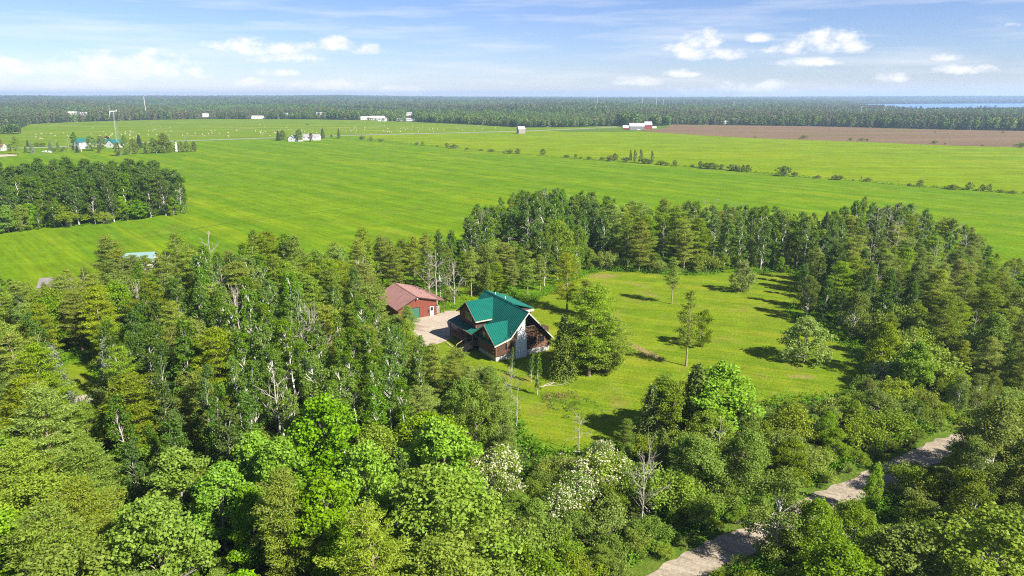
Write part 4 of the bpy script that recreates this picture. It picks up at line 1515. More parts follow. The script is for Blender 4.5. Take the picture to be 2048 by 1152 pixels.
# barns at the ploughed field
gabled('barn', 'long barn with a pale grey roof and dark grey wall at the ploughed field', 'barn', at(1273, 259.8), R(-4), 19.5, 12, 4.8, 4.0, 'barn_grey', 'pale_roof', windows=())
gabled('barn', 'red barn with a steep pale roof joined to the long grey barn', 'barn', at(1295.5, 258.8), R(-4), 9.5, 12, 6.2, 4.2, 'barn_red', 'pale_roof', windows=(0,))
gabled('shed', 'small red shed with a white roof beside the long grey barn', 'shed', at(1251, 258.5), R(-4), 7, 6, 2.6, 2.2, 'barn_red', 'white', windows=())


def trailer(loc, yaw, label):
    e = empty('camping_trailer', (float(loc[0]), float(loc[1]), 0), yaw)
    tag(e, label, 'trailer')
    b = [(-3, -1.2, .6), (3, -1.2, .6), (3.2, -1.2, 2.2), (2.7, -1.2, 3.2), (-2.6, -1.2, 3.2), (-3.2, -1.2, 2.4)]
    c = [(x, 1.2, z) for x, _, z in b]
    MB().add(b + c, [(0, 1, 2, 3, 4, 5), (11, 10, 9, 8, 7, 6)] + [(i, 6 + i, 6 + (i + 1) % 6, (i + 1) % 6) for i in range(6)]).build('body', M['white'], e)
    for y in (-1.25, 1.05):
        MB().tube([(0, y, .4), (0, y + .2, .4)], [.4, .4], 10).build('wheel', M['rubber'], e)
    for x in (-1.6, 1.2):
        MB().box((x, -1.26, 1.7), (x + 1.0, -1.205, 2.4)).build('window', M['glass'], e)


trailer(at(1308, 257.3), R(5), 'white camping trailer parked beside the red barn')


def car(loc, yaw, mat, label):
    e = empty('parked_car', (float(loc[0]), float(loc[1]), 0), yaw)
    tag(e, label, 'car')
    b = [(-2.2, .45), (2.2, .45), (2.25, .9), (1.2, 1.05), (.6, 1.6), (-1.2, 1.6), (-1.9, 1.05), (-2.25, .95)]
    p = [(x, -.9, z) for x, z in b]
    q = [(x, .9, z) for x, z in b]
    k = len(b)
    MB().add(p + q, [tuple(range(k)), tuple(range(2 * k - 1, k - 1, -1))] + [(i, k + i, k + (i + 1) % k, (i + 1) % k) for i in range(k)]).build('body', M[mat], e)
    for x in (-1.4, 1.4):
        for y in (-.95, .75):
            MB().tube([(x, y, .35), (x, y + .2, .35)], [.35, .35], 10).build('wheel', M['rubber'], e)
    for y in (-.92, .905):
        MB().box((-1.1, y, 1.1), (.6, y + .015, 1.5)).build('window', M['glass'], e)


car(at(1277, 260.6), R(8), 'white', 'white car parked in front of the long grey barn')
car(at(1289, 260.3), R(-10), 'straw', 'tan car parked in front of the red barn')
car(at(601, 283.5), R(20), 'white', 'white car parked beside the long white house on the road')
car(at(91, 305.5), R(5), 'offwhite', 'pale car parked on the grass between the farmstead shrubs')
car(at(98, 306), R(-12), 'white', 'white car parked on the grass between the farmstead shrubs')

# buildings of the settlement in front of the far-off wood and in it
VILLAGE = [(517, 237.5, 24, 10, 3.6, 2.4, 4, 'white', 'pale_roof', 'long white building left of the dark pine row at the field end'),
           (572, 231, 16, 9, 3.2, 2.6, -5, 'offwhite', 'pale_roof', 'pale house glimpsed above the dark pine row'),
           (641, 231, 20, 10, 4.0, 3.0, 10, 'offwhite', 'pale_roof', 'pale roofed house behind the round tree clump'),
           (652, 236, 13, 9, 4.0, 2.6, 5, 'roof_brown', 'grey_roof', 'brown house at the foot of the round tree clump'),
           (687, 237.5, 11, 11, 6.0, 4.0, 70, 'white', 'roof_brown', 'white gabled house with an orange brown roof at the field end'),
           (701, 236, 18, 10, 3.6, 2.8, 0, 'offwhite', 'pale_roof', 'pale grey roofed house right of the orange roofed one'),
           (732, 239.5, 20, 10, 3.6, 2.8, 12, 'offwhite', 'pale_roof', 'house with a broad pale roof behind dark bushes'),
           (756, 240, 26, 13, 3.8, 3.4, -3, 'offwhite', 'white', 'wide house with a bright white roof at the field end'),
           (765, 242.2, 14, 9, 3.4, 2.4, -8, 'white', 'grey_roof', 'white house with dark openings below the bright white roof'),
           (790, 238.5, 10, 9, 5.2, 3.6, 60, 'straw', 'roof_brown', 'small tan gabled house among dark trees'),
           (811, 242.0, 30, 11, 3.4, 1.8, -6, 'white', 'pale_roof', 'long low white building by the dark spruce edge'),
           (819, 231, 16, 10, 4.4, 3.2, 15, 'offwhite', 'grey_roof', 'grey roofed house standing in the far-off wood'),
           (1463, 246.2, 16, 9, 4.4, 3.4, 20, 'white', 'grey_roof', 'white house with a grey roof behind the ploughed field'),
           (1478, 247, 11, 9, 4.2, 3.2, 65, 'white', 'pale_roof', 'white gabled house right of the grey roofed one'),
           (1452, 247.8, 10, 7, 3.0, 2.0, 0, 'offwhite', 'pale_roof', 'low pale outbuilding left of the white houses'),
           (139, 231, 22, 12, 5.0, 3.4, 5, 'white', 'white', 'white building in the far-off wood left of the lattice tower'),
           (153, 230, 18, 10, 5.0, 3.0, -8, 'white', 'pale_roof', 'white building beside another in the far-off wood by the tower'),
           (169, 231, 15, 9, 4.6, 3.0, 20, 'offwhite', 'pale_roof', 'smaller pale building at the end of the white pair'),
           (411, 234, 14, 9, 4.6, 3.0, 8, 'white', 'pale_roof', 'small white house in the far-off wood above the hay field')]
HOUSES_FAR = []
for (u, v, w, d, wh, rh, yaw, wall, rf, lab) in VILLAGE:
    b = at(u, v)
    D = b[1]
    HOUSES_FAR.append((b[0], b[1], max(w, d) * .5 + 4))
    gabled('far_house', lab, 'building', b, R(yaw), w, d, wh, rh, wall, rf, windows=(-w * .28, w * .28), door=0, group=None)

FAR_SPECKS = [(495, 208.5, 24, 7, 'white building on the blue hillside above the settlement'), (521, 205.5, 18, 9, 'pale building on the blue hillside right of the white one'), (1415, 201.5, 90, 9, 'long white building on the far blue hill'),
              (1636, 208.0, 40, 8, 'white house on the near end of the lake shore'), (1955, 199.5, 36, 9, 'white house on the far hill behind the lake'), (1990, 204.5, 60, 6, 'low pale buildings row along the far lake shore')]
for (u, v, w, hh, lab) in FAR_SPECKS:
    dd = 6000 if v > 203 else 7500
    if lab.endswith('lake shore') and u < 1700:
        dd = 3900
    b = col(u, dd)
    zz = float(far_z(b[0], b[1]))
    # height at which this sits in view: on the slope, clear of the tree tops
    d = ray(u, v)
    zz = max(zz, CAM_H + d[2] * dd / d[1])
    e = gabled('far_house', lab, 'building', b, R(5), w, 14, hh, 4, 'white', 'pale_roof')
    e.location.z = zz - hh * .5
    MB().box((-w / 2 - 1, -8, -30), (w / 2 + 1, 8, -.2)).build('foundation', M['concrete'], e)

MASTS = [(1194, 190.5, 207), (1284, 194.5, 209), (1312, 194, 211), (1325.5, 199, 210), (1367, 202.5, 211), (1467, 204, 212), (1721, 212, 228), (1767, 209, 224), (293, 193, 205)]
for i, (u, vt, vb) in enumerate(MASTS):
    b = col(u, 2300 if i < 6 else 1500)
    d = ray(u, vt)
    hh = CAM_H + d[2] * b[1] / d[1]
    e = empty('radio_mast', (float(b[0]), float(b[1]), 0))
    tag(e, ['thin pale mast in the far wood left of the hill dip', 'slim pale mast left of the tallest mast in the far wood', 'tallest pale mast in the far-off wood above the barns', 'short pale mast right of the tallest mast', 'lone low mast above the ploughed field', 'low mast above the white houses',
            'pale pole below the lake in the wood', 'pale pole in the wood right of another below the lake', 'thin mast on the blue hillside right of the wind turbine'][i], 'mast')
    MB().tube([(0, 0, 0), (0, 0, hh)], [.75, .45], 6).build('pole', M['offwhite'], e)
    MB().box((-1.6, -.2, hh * .93), (1.6, .2, hh * .93 + .5)).build('crossarm', M['offwhite'], e)

POLES = [(163, 303.5, 287, 'pale utility pole in front of the small white house'), (340, 286, 268, 'dark utility pole beside the road left of the lighthouse'), (605.5, 281, 266, 'utility pole beside the long white house'), (371, 285, 273, 'utility pole by the road right of the lighthouse')]
for (u, v, vt, lab) in POLES:
    b = at(u, v)
    hh = top_h(u, v, vt)
    e = empty('utility_pole', tuple(map(float, b)), R(10))
    tag(e, lab, 'utility pole')
    MB().tube([(0, 0, 0), (0, 0, hh)], [.22, .16], 6).build('pole', M['offwhite' if u in (163, 605.5) else 'weathered'], e)
    MB().box((-1.1, -.08, hh - .9), (1.1, .08, hh - .7)).build('crossarm', M['weathered'], e)

# ------------------------------------------------------------------ hay bales across the road
bale = MB()
ns = 12
bale.tube([(-.75, 0, .82), (.75, 0, .82)], [.85, .85], ns)
bale_me = bale.mesh('hay_bale', M['straw'])
rb = random.Random(21)
clusters = [(590, 262), (640, 256), (700, 262), (760, 259), (820, 256), (860, 262), (470, 268), (440, 262), (420, 270), (530, 262), (560, 268), (900, 260), (960, 258), (340, 266), (290, 268), (250, 270), (115, 270), (70, 275), (190, 272), (620, 268), (780, 266), (700, 253)]
nb = 0
while nb < 150:
    cu, cv = clusters[rb.randrange(len(clusters))]
    u, v = cu + rb.gauss(0, 26), cv + rb.gauss(0, 4)
    if rb.random() < 0.15:
        u, v = rb.uniform(20, 980), rb.uniform(246, 274)
    p = at(u, v)
    if not inside(p, PX(FAR_EDGE_PX[:16]) + PX([(uu, vv - 1.2) for uu, vv in ROAD_PX[::-1]])):
        continue
    o = link('hay_bale', bale_me)
    o.location = tuple(map(float, p))
    o.rotation_euler = (0, 0, rb.uniform(0, 3.14))
    s = rb.uniform(0.7, 0.9)
    o.scale = (s, s, s)
    tag(o, 'round straw coloured hay bale lying on the field across the road', 'hay bale', 'round hay bales on the field across the road')
    nb += 1

# ------------------------------------------------------------------ trees placed one by one
P_ = plant_px
# lawn and house
P_('slender_pine_tree', 1343, 608, 515, 'tall slender pine with a bare lower trunk standing alone on the lawn', variant=0)
P_('apple_tree', 1483, 584, 526, 'small round tree standing alone on the far end of the lawn', wide=.85)
P_('slender_pine_tree', 1372, 732, 584, 'thin pine with a tufted top standing in the middle of the lawn', variant=1)
P_('broadleaf_tree', 1402, 694, 622, 'pale leafy tree close behind the thin tufted pine on the lawn', wide=.8)
P_('apple_tree', 1607, 724, 642, 'broad rounded pale green apple tree on the right side of the lawn', wide=1.0)
P_('cedar_tree', 1127, 756, 634, 'dense cone of a dark cedar beside the log house', wide=1.05)
P_('pine_tree', 1178, 752, 572, 'big yellowish pine with long level limbs beside the cedar', variant=1, rot=.4, wide=1.35)
P_('pine_tree', 1212, 742, 628, 'smaller yellow green pine on the lawn side of the big pine', variant=3, wide=1.7)
P_('pine_tree', 1150, 748, 640, 'pine squeezed between the cedar and the big yellowish pine', variant=2, wide=1.3)
P_('pine_tree', 1134, 622, 505, 'pine standing on the grass behind the log house', variant=2, wide=.95)
P_('pine_tree', 1170, 632, 560, 'low bushy pine behind the cedar and the house', variant=0, wide=1.2)
P_('slender_pine_tree', 1055, 594, 500, 'half bare pine with brown lower trunk behind the green roof', variant=1)
P_('aspen_tree', 1024, 748, 694, 'young aspen in front of the white chimney', wide=.5)
P_('aspen_tree', 1062, 764, 706, 'young leafy aspen right of the white chimney', wide=.9)
P_('aspen_tree', 1075, 790, 705, 'slim aspen on the lawn edge beside the cedar', wide=.7)
P_('dead_tree', 1022, 800, 735, 'grey leafless sapling clump on the grass before the chimney', variant=2)
P_('dead_tree', 1033, 862, 775, 'bare grey snag with broken limbs at the lawn edge', variant=0)
P_('dead_tree', 1157, 905, 822, 'small bare sapling standing at the lawn edge by the white flowering shrubs', variant=1)
P_('dead_tree', 1282, 1055, 912, 'large leafless spreading tree rising from the bushes by the trail', variant=2)
P_('dead_tree', 1430, 955, 838, 'thin bare stem between the dark trees at the lawn edge', variant=0)
P_('pine_tree', 1325, 880, 752, 'dark bushy conifer at the near edge of the lawn', variant=4, wide=1.25)
P_('cedar_tree', 1300, 888, 775, 'dark cedar leaning over the near edge of the lawn', wide=1.2)
P_('maple_tree', 1428, 880, 733, 'bright green maple in front of the lawn', wide=1.45)
P_('broadleaf_tree', 1345, 890, 768, 'leafy dark tree between the two dark conifers at the near lawn edge', wide=.9)
P_('broadleaf_tree', 1470, 892, 790, 'round tree leaning out right of the bright maple before the lawn', wide=.9)
P_('cedar_tree', 1385, 885, 735, 'dark tree close beside the bright maple in front of the lawn', wide=1.3)
P_('pine_tree', 1250, 895, 838, 'low dark pine at the bottom corner of the lawn', variant=0, wide=1.4)
plant_top('maple_tree', 1838, 686, 8.5, 'bright green maple above the bushes along the gravel trail')
plant_top('spruce_tree', 1655, 424, 15, 'narrow dark spire of a spruce above the far wood edge', wide=.6)
plant_top('blue_spruce_tree', 100, 690, 10.5, 'silvery blue spruce beside the small clearing')
plant_top('blue_spruce_tree', 205, 672, 9.0, 'silvery spruce top next to the tall pine by the clearing', wide=.7)
plant_top('pine_tree', 236, 688, 13.5, 'tall pine with a pale bare trunk beside the small clearing', variant=2)
plant_top('pine_tree', 74, 772, 14.0, 'big olive pine with a thick pale trunk at the left frame edge', variant=4, wide=1.15)
plant_top('dead_tree', 856, 505, 12, 'dead brown trunk behind the red garage', variant=0)
plant_top('dead_tree', 870, 498, 13, 'tall pale dead trunk behind the red garage, nearest the house', variant=1)
plant_top('dead_tree', 275, 572, 10, 'bleached broken dead tree lying over the dark crowns', variant=2)
plant_top('dead_tree', 413, 462, 15, 'thin dead top standing against the field', variant=0)
plant_top('dead_tree', 1850, 425, 15, 'white forked dead branches above the far wood', variant=1)
plant_top('dead_tree', 1800, 440, 15, 'white leaning dead trunk above the far wood', variant=0)
plant_top('dead_tree', 468, 580, 13, 'grey dead tangle among the aspens', variant=2)
plant_top('slender_pine_tree', 941, 492, 12, 'thin open pine behind the house roof end', variant=0)
plant_top('cedar_tree', 975, 528, 8, 'yellow green cedar cone behind the green roof', wide=.8)
plant_top('pine_tree', 815, 612, 6.5, 'low bushy pine in front of the garage door', variant=0, wide=1.0)
P_('shrub', 903, 604, 575, 'low yellow green bush between the garage and the house', wide=1.1)
P_('shrub', 952, 588, 560, 'dark bush behind the end of the green roof', wide=1.1)
for u, vt, h, lab in ((1000, 880, 6.0, 'white flowering shrub nearest the lawn corner'), (968, 905, 5.5, 'white flowering shrub at the edge of the dark round tree'), (1190, 900, 6.2, 'white flowering shrub left of the leafless spreading tree'), (1150, 935, 5.6, 'white flowering shrub in the middle of the flowering clump'),
                      (1235, 905, 5.5, 'white flowering shrub touching the leafless spreading tree'), (1110, 960, 5.0, 'low white flowering shrub below the flowering clump'), (1770, 715, 5.0, 'white flowering shrub beside the bright maple above the trail'), (1015, 935, 5.0, 'white flowering shrub below the one at the lawn corner'), (1205, 868, 4.5, 'small white flowering shrub against the shade on the lawn')):
    plant_top('flowering_shrub', u, vt, h, lab)
for u, vt, h, lab in ((640, 790, 12.5, 'bright lime maple at the foot of the white stemmed aspens'), (300, 1000, 12, 'big bright lime maple at the bottom left'), (545, 880, 11, 'yellow green maple beside the olive pine'), (640, 955, 12, 'lime maple at the bottom between two olive pines'), (725, 885, 12, 'tall lime maple in the middle foreground'), (880, 845, 11, 'bright green maple with an open crown left of the lawn corner'), (500, 975, 9, 'small lime maple crown left of the olive pine'), (350, 900, 10, 'lime maple crown above the big bright one at bottom left'), (245, 1020, 9.5, 'lime maple filling in left of the big bright one')):
    plant_top('maple_tree', u, vt, h, lab, wide=1.2)
for k, u, vt, h, w, lab in (('pine_tree', 905, 722, 7.5, 1.0, 'soft pine below the driveway, nearest the porch stairs'), ('pine_tree', 940, 728, 8.0, .9, 'soft pine in front of the porch stairs'), ('pine_tree', 975, 742, 7.5, .9, 'soft pine before the house corner, tallest of its clump'), ('broadleaf_tree', 1003, 805, 7.0, .8, 'green round tree beside the grey snag at the lawn edge'), ('pine_tree', 1016, 850, 6.0, .9, 'low pine at the lawn edge under the grey snag'), ('pine_tree', 1000, 768, 7.0, 1.0, 'soft pine below the house corner beside the lawn'), ('broadleaf_tree', 925, 765, 7.5, .9, 'green round tree among the soft pines below the stairs'),
                            ('broadleaf_tree', 812, 640, 7.5, .8, 'leafy tree on the left edge of the gravel driveway'), ('aspen_tree', 838, 668, 8.5, 1.0, 'aspen on the near left corner of the gravel driveway'), ('broadleaf_tree', 858, 694, 5.5, .8, 'low leafy tree at the driveway end by the grass'), ('aspen_tree', 790, 660, 11, 1.0, 'taller aspen left of the driveway'),
                            ('pine_tree', 262, 510, 11, 1.0, 'pine in front of the blue green barn roof, middle one'), ('pine_tree', 236, 500, 12, 1.0, 'pine at the left end of the blue green barn roof'), ('pine_tree', 288, 511, 10, 1.0, 'pine in front of the blue green barn roof, right one'), ('pine_tree', 210, 472, 14.5, 1.1, 'tall pine left of the blue green barn roof'), ('pine_tree', 348, 466, 14.5, 1.1, 'tall pine right of the blue green barn roof'), ('aspen_tree', 318, 512, 10, 1.0, 'leafy aspen right beside the blue green barn'), ('pine_tree', 118, 552, 10, 1.0, 'pine covering the right part of the mauve roof')):
    plant_top(k, u, vt, h, lab, wide=w)
plant_top('broadleaf_tree', 950, 775, 9.5, 'dark green round tree above the bright open maple', wide=.75)
plant_top('broadleaf_tree', 885, 945, 11.5, 'big dark fine leaved round tree at the bottom middle', wide=1.4)
plant_top('pine_tree', 560, 945, 13, 'olive pine standing between the lime maples', variant=0, wide=.8)
plant_top('pine_tree', 740, 1015, 13, 'olive pine at the bottom right of the lime maples', variant=2, wide=.9)
plant_top('maple_tree', 1755, 925, 6.5, 'slender bright sapling at the edge of the gravel trail', wide=.5)
plant_top('shrub', 1830, 920, 4.2, 'pale yellowish bush on the near side of the trail', wide=1.1)

for k, u, vt, h, w, lab in (('birch_tree', 1570, 945, 10.5, 1.1, 'large birch leaning over the gravel trail at the bottom'), ('birch_tree', 1975, 842, 9.5, 1.1, 'birch hiding the trail far end beside the tall white stemmed birch'), ('broadleaf_tree', 1640, 1000, 8.0, .95, 'round leafy tree right of the large leaning birch'),
                            ('birch_tree', 2010, 800, 12, 1.2, 'tall birch with white stems at the trail far end'), ('birch_tree', 1960, 880, 9.5, 1.0, 'birch whose crown covers the trail at the right'), ('broadleaf_tree', 1720, 1010, 6.5, 1.0, 'low leafy tree below the slender sapling at the trail')):
    plant_top(k, u, vt, h, lab, wide=w)
# farmstead and road trees
for u, v, vt, k, lab in ((237, 312, 285, 'field_tree', 'reddish olive bushy tree at the foot of the lattice tower'), (258, 308.5, 290, 'field_bush', 'low brownish bush right of the lattice tower foot'), (274, 308, 288, 'field_tree', 'first round tree of the farmstead row after the brownish bush'), (294, 307.5, 284, 'field_tree', 'wide round tree in the farmstead row'), (313, 306.5, 281, 'field_tree', 'upright tree of the farmstead row beside the tallest one'),
                         (330, 306, 268, 'field_tree', 'tallest tree of the farmstead row'), (343, 304.5, 286, 'field_tree', 'tree of the farmstead row beside the lighthouse'), (363, 304.6, 283, 'field_tree', 'tree right of the lighthouse in the farmstead row'), (375, 304.2, 282, 'field_tree', 'slim second last tree of the farmstead row'), (388, 303.5, 284, 'field_tree', 'end tree of the farmstead row on the open field'),
                         (280, 296, 270, 'spruce_tree', 'dark pointed spruce behind the farmstead row'), (151, 293, 264, 'maple_tree', 'wide light green tree behind the small white house'), (183, 301, 272, 'broadleaf_tree', 'round green tree right of the small white house'), (203, 297, 272, 'broadleaf_tree', 'dark green tree before the long teal roofed house'), (216, 290, 272, 'plum_tree', 'dark purple plum tree behind the teal roofs'),
                         (251, 298, 271, 'broadleaf_tree', 'round tree behind the lattice tower'), (267, 296, 277, 'broadleaf_tree', 'light green tree behind the farmstead row'), (308, 297, 276, 'broadleaf_tree', 'leafy tree behind the upright row tree'), (33, 309, 272, 'pine_tree', 'tall brownish pine beside the sandy yard'), (65, 306, 286, 'blue_spruce_tree', 'grey blue spruce standing on the farmstead grass'), (101, 299, 283, 'blue_spruce_tree', 'wide grey spruce by the road at the farmstead'),
                         (116, 297, 283, 'cedar_tree', 'brown green cone tree right of the wide grey spruce'), (138, 298, 275, 'dead_tree', 'brown half bare tree left of the small white house'), (147, 301, 291, 'plum_tree', 'reddish bush left of the small white house'), (155, 305, 291, 'spruce_tree', 'low dark spruce in front of the small white house'), (127, 303, 293, 'field_bush', 'green bush between cars and house'), (108, 304, 295, 'field_bush', 'pale bush beside the parked cars'),
                         (2, 305, 276, 'pine_tree', 'pine at the white bungalow'), (56, 293, 280, 'spruce_tree', 'small dark spire across the road'), (75, 293, 284, 'field_bush', 'light green bush across the road'), (86, 293, 284, 'field_bush', 'second light green bush across the road'), (52, 305, 292, 'cedar_tree', 'narrow cedar between the pine and the blue spruce'), (199, 305, 292, 'field_tree', 'small tree on the grass left of the lattice tower'), (20, 304, 289, 'field_tree', 'olive tree between the bungalow and the brown pine'),
                         (557, 281.5, 261, 'spruce_tree', 'dark green tree left of the long white house'), (566, 280, 261, 'field_tree', 'reddish olive tree touching the dark green one'), (600, 283, 258, 'broadleaf_tree', 'tall dark tree between garage and long white house'), (622, 283, 266, 'plum_tree', 'purple tree in front of the long white house'), (646, 277, 256, 'cedar_tree', 'dark upright tree at the right end of the long white house'), (663, 276, 269, 'plum_tree', 'low reddish bush by the road right of the long white house'), (678, 277, 257, 'cedar_tree', 'lone green cone tree by the road'), (579, 281, 271, 'field_bush', 'grey bush left of the white garage')):
    P_(k, u, v, vt, lab, wide={'spruce_tree': 1.6, 'cedar_tree': 1.0, 'field_tree': .8}.get(k, 1.0))

# bushes along the fence line between the two fields
HR = [(724, 280, 270, 1), (742, 282, 273, 0), (761, 284, 277, 1), (834, 290, 283, 1), (845, 291, 283, 0), (875, 293.5, 289.5, 1), (894, 294.5, 286, 0), (908, 297, 288, 1), (934, 299.5, 294.5, 1), (962, 302, 297.5, 1), (982, 303.5, 297, 1), (1008, 306, 302, 1), (1021, 307, 297.5, 1), (1036, 308, 297, 0),
      (1086, 311, 298, 0), (1134, 316, 308.7, 1), (1151, 317, 308, 0), (1161, 318, 313, 1), (1178, 319, 311.5, 1), (1203.5, 320.5, 312.5, 1), (1220, 322.5, 310, 1), (1230, 322, 307, 0), (1252, 324.5, 313, 1), (1261, 325, 300, 2), (1269, 325.5, 299.5, 2), (1281, 326, 298, 2), (1288, 327, 315, 1), (1297, 327.5, 318, 1), (1304, 328, 301, 2), (1321, 329.5, 320, 1), (1331, 331, 323, 1), (1350, 332.5, 320, 0),
      (1385, 334, 328, 1), (1400, 335.5, 322, 0), (1414, 337, 323.5, 1), (1425, 338, 324, 1), (1443, 339, 328, 0), (1464, 341, 327.5, 1), (1474, 342, 328.5, 1), (1486, 344, 330, 0), (1496, 344, 330, 0), (1570, 352, 334.5, 3), (1588, 353, 343, 1), (1635, 357, 350, 1), (1670, 359.5, 349, 1), (1680, 359.5, 350, 1), (1722, 362, 352.5, 2), (1735, 363.5, 355, 1), (1818, 372.5, 366, 1), (1840, 373, 360, 0), (1906, 379, 368, 1), (1938, 380, 365, 0), (1965, 382, 369, 0), (1978, 383, 368, 0), (2001, 385, 378, 1), (2025, 387, 380, 1)]
hk = {0: 'field_tree', 1: 'field_bush', 2: 'birch_tree', 3: 'hawthorn_tree'}
for (u, v, vt, k) in HR:
    h = top_h(u, v, vt)
    plant(hk[k], at(u, v), h, None, 'scattered growth along the fence line', wide={0: 1.0, 1: 1.15, 2: .55, 3: 1.35}[k])
for (u, v, vt) in ((1607, 277, 270), (1701, 281, 275.5), (1723.5, 282, 275.5), (1735, 282, 277), (1868, 287.5, 280.5), (2042, 294.5, 284), (1510, 275.5, 272.5), (1890, 289, 286), (1965, 292, 289)):
    plant('field_bush', at(u, v), top_h(u, v, vt), None, 'bushes along the ploughed field edge', wide=1.3)
for (u, v, vt) in ((2005, 266, 262), (1870, 265, 262.5), (1896, 268, 266)):
    plant('field_bush', at(u, v), top_h(u, v, vt), None, 'bushes inside the ploughed field', wide=1.2)
plant('field_bush', at(615, 250), 2.6, 'small dark bush in the middle of the hay field', None, wide=1.4)

# ------------------------------------------------------------------ the lone grove in the big field
GROVE = PX([(-60, 474), (0, 470), (70, 461), (140, 452), (205, 447), (262, 441), (320, 434), (350, 430), (374, 427), (372, 418), (350, 402), (300, 392), (230, 388), (120, 388), (0, 392), (-80, 396)])
# ------------------------------------------------------------------ the wood round the lawn
BACK = [(-260, 128), (-60, 130), (60, 140), (200, 152), (330, 158), (430, 162), (520, 160), (600, 160), (680, 166), (760, 172), (850, 182), (930, 200), (1000, 216), (1080, 226), (1200, 222), (1300, 214), (1420, 212), (1500, 214), (1650, 212), (1800, 210), (1900, 204), (1960, 190), (2010, 178), (2080, 168), (2300, 160)]
WOOD = [col(u, D)[:2] for u, D in BACK] + [col(2300, 30)[:2], col(-260, 30)[:2]]
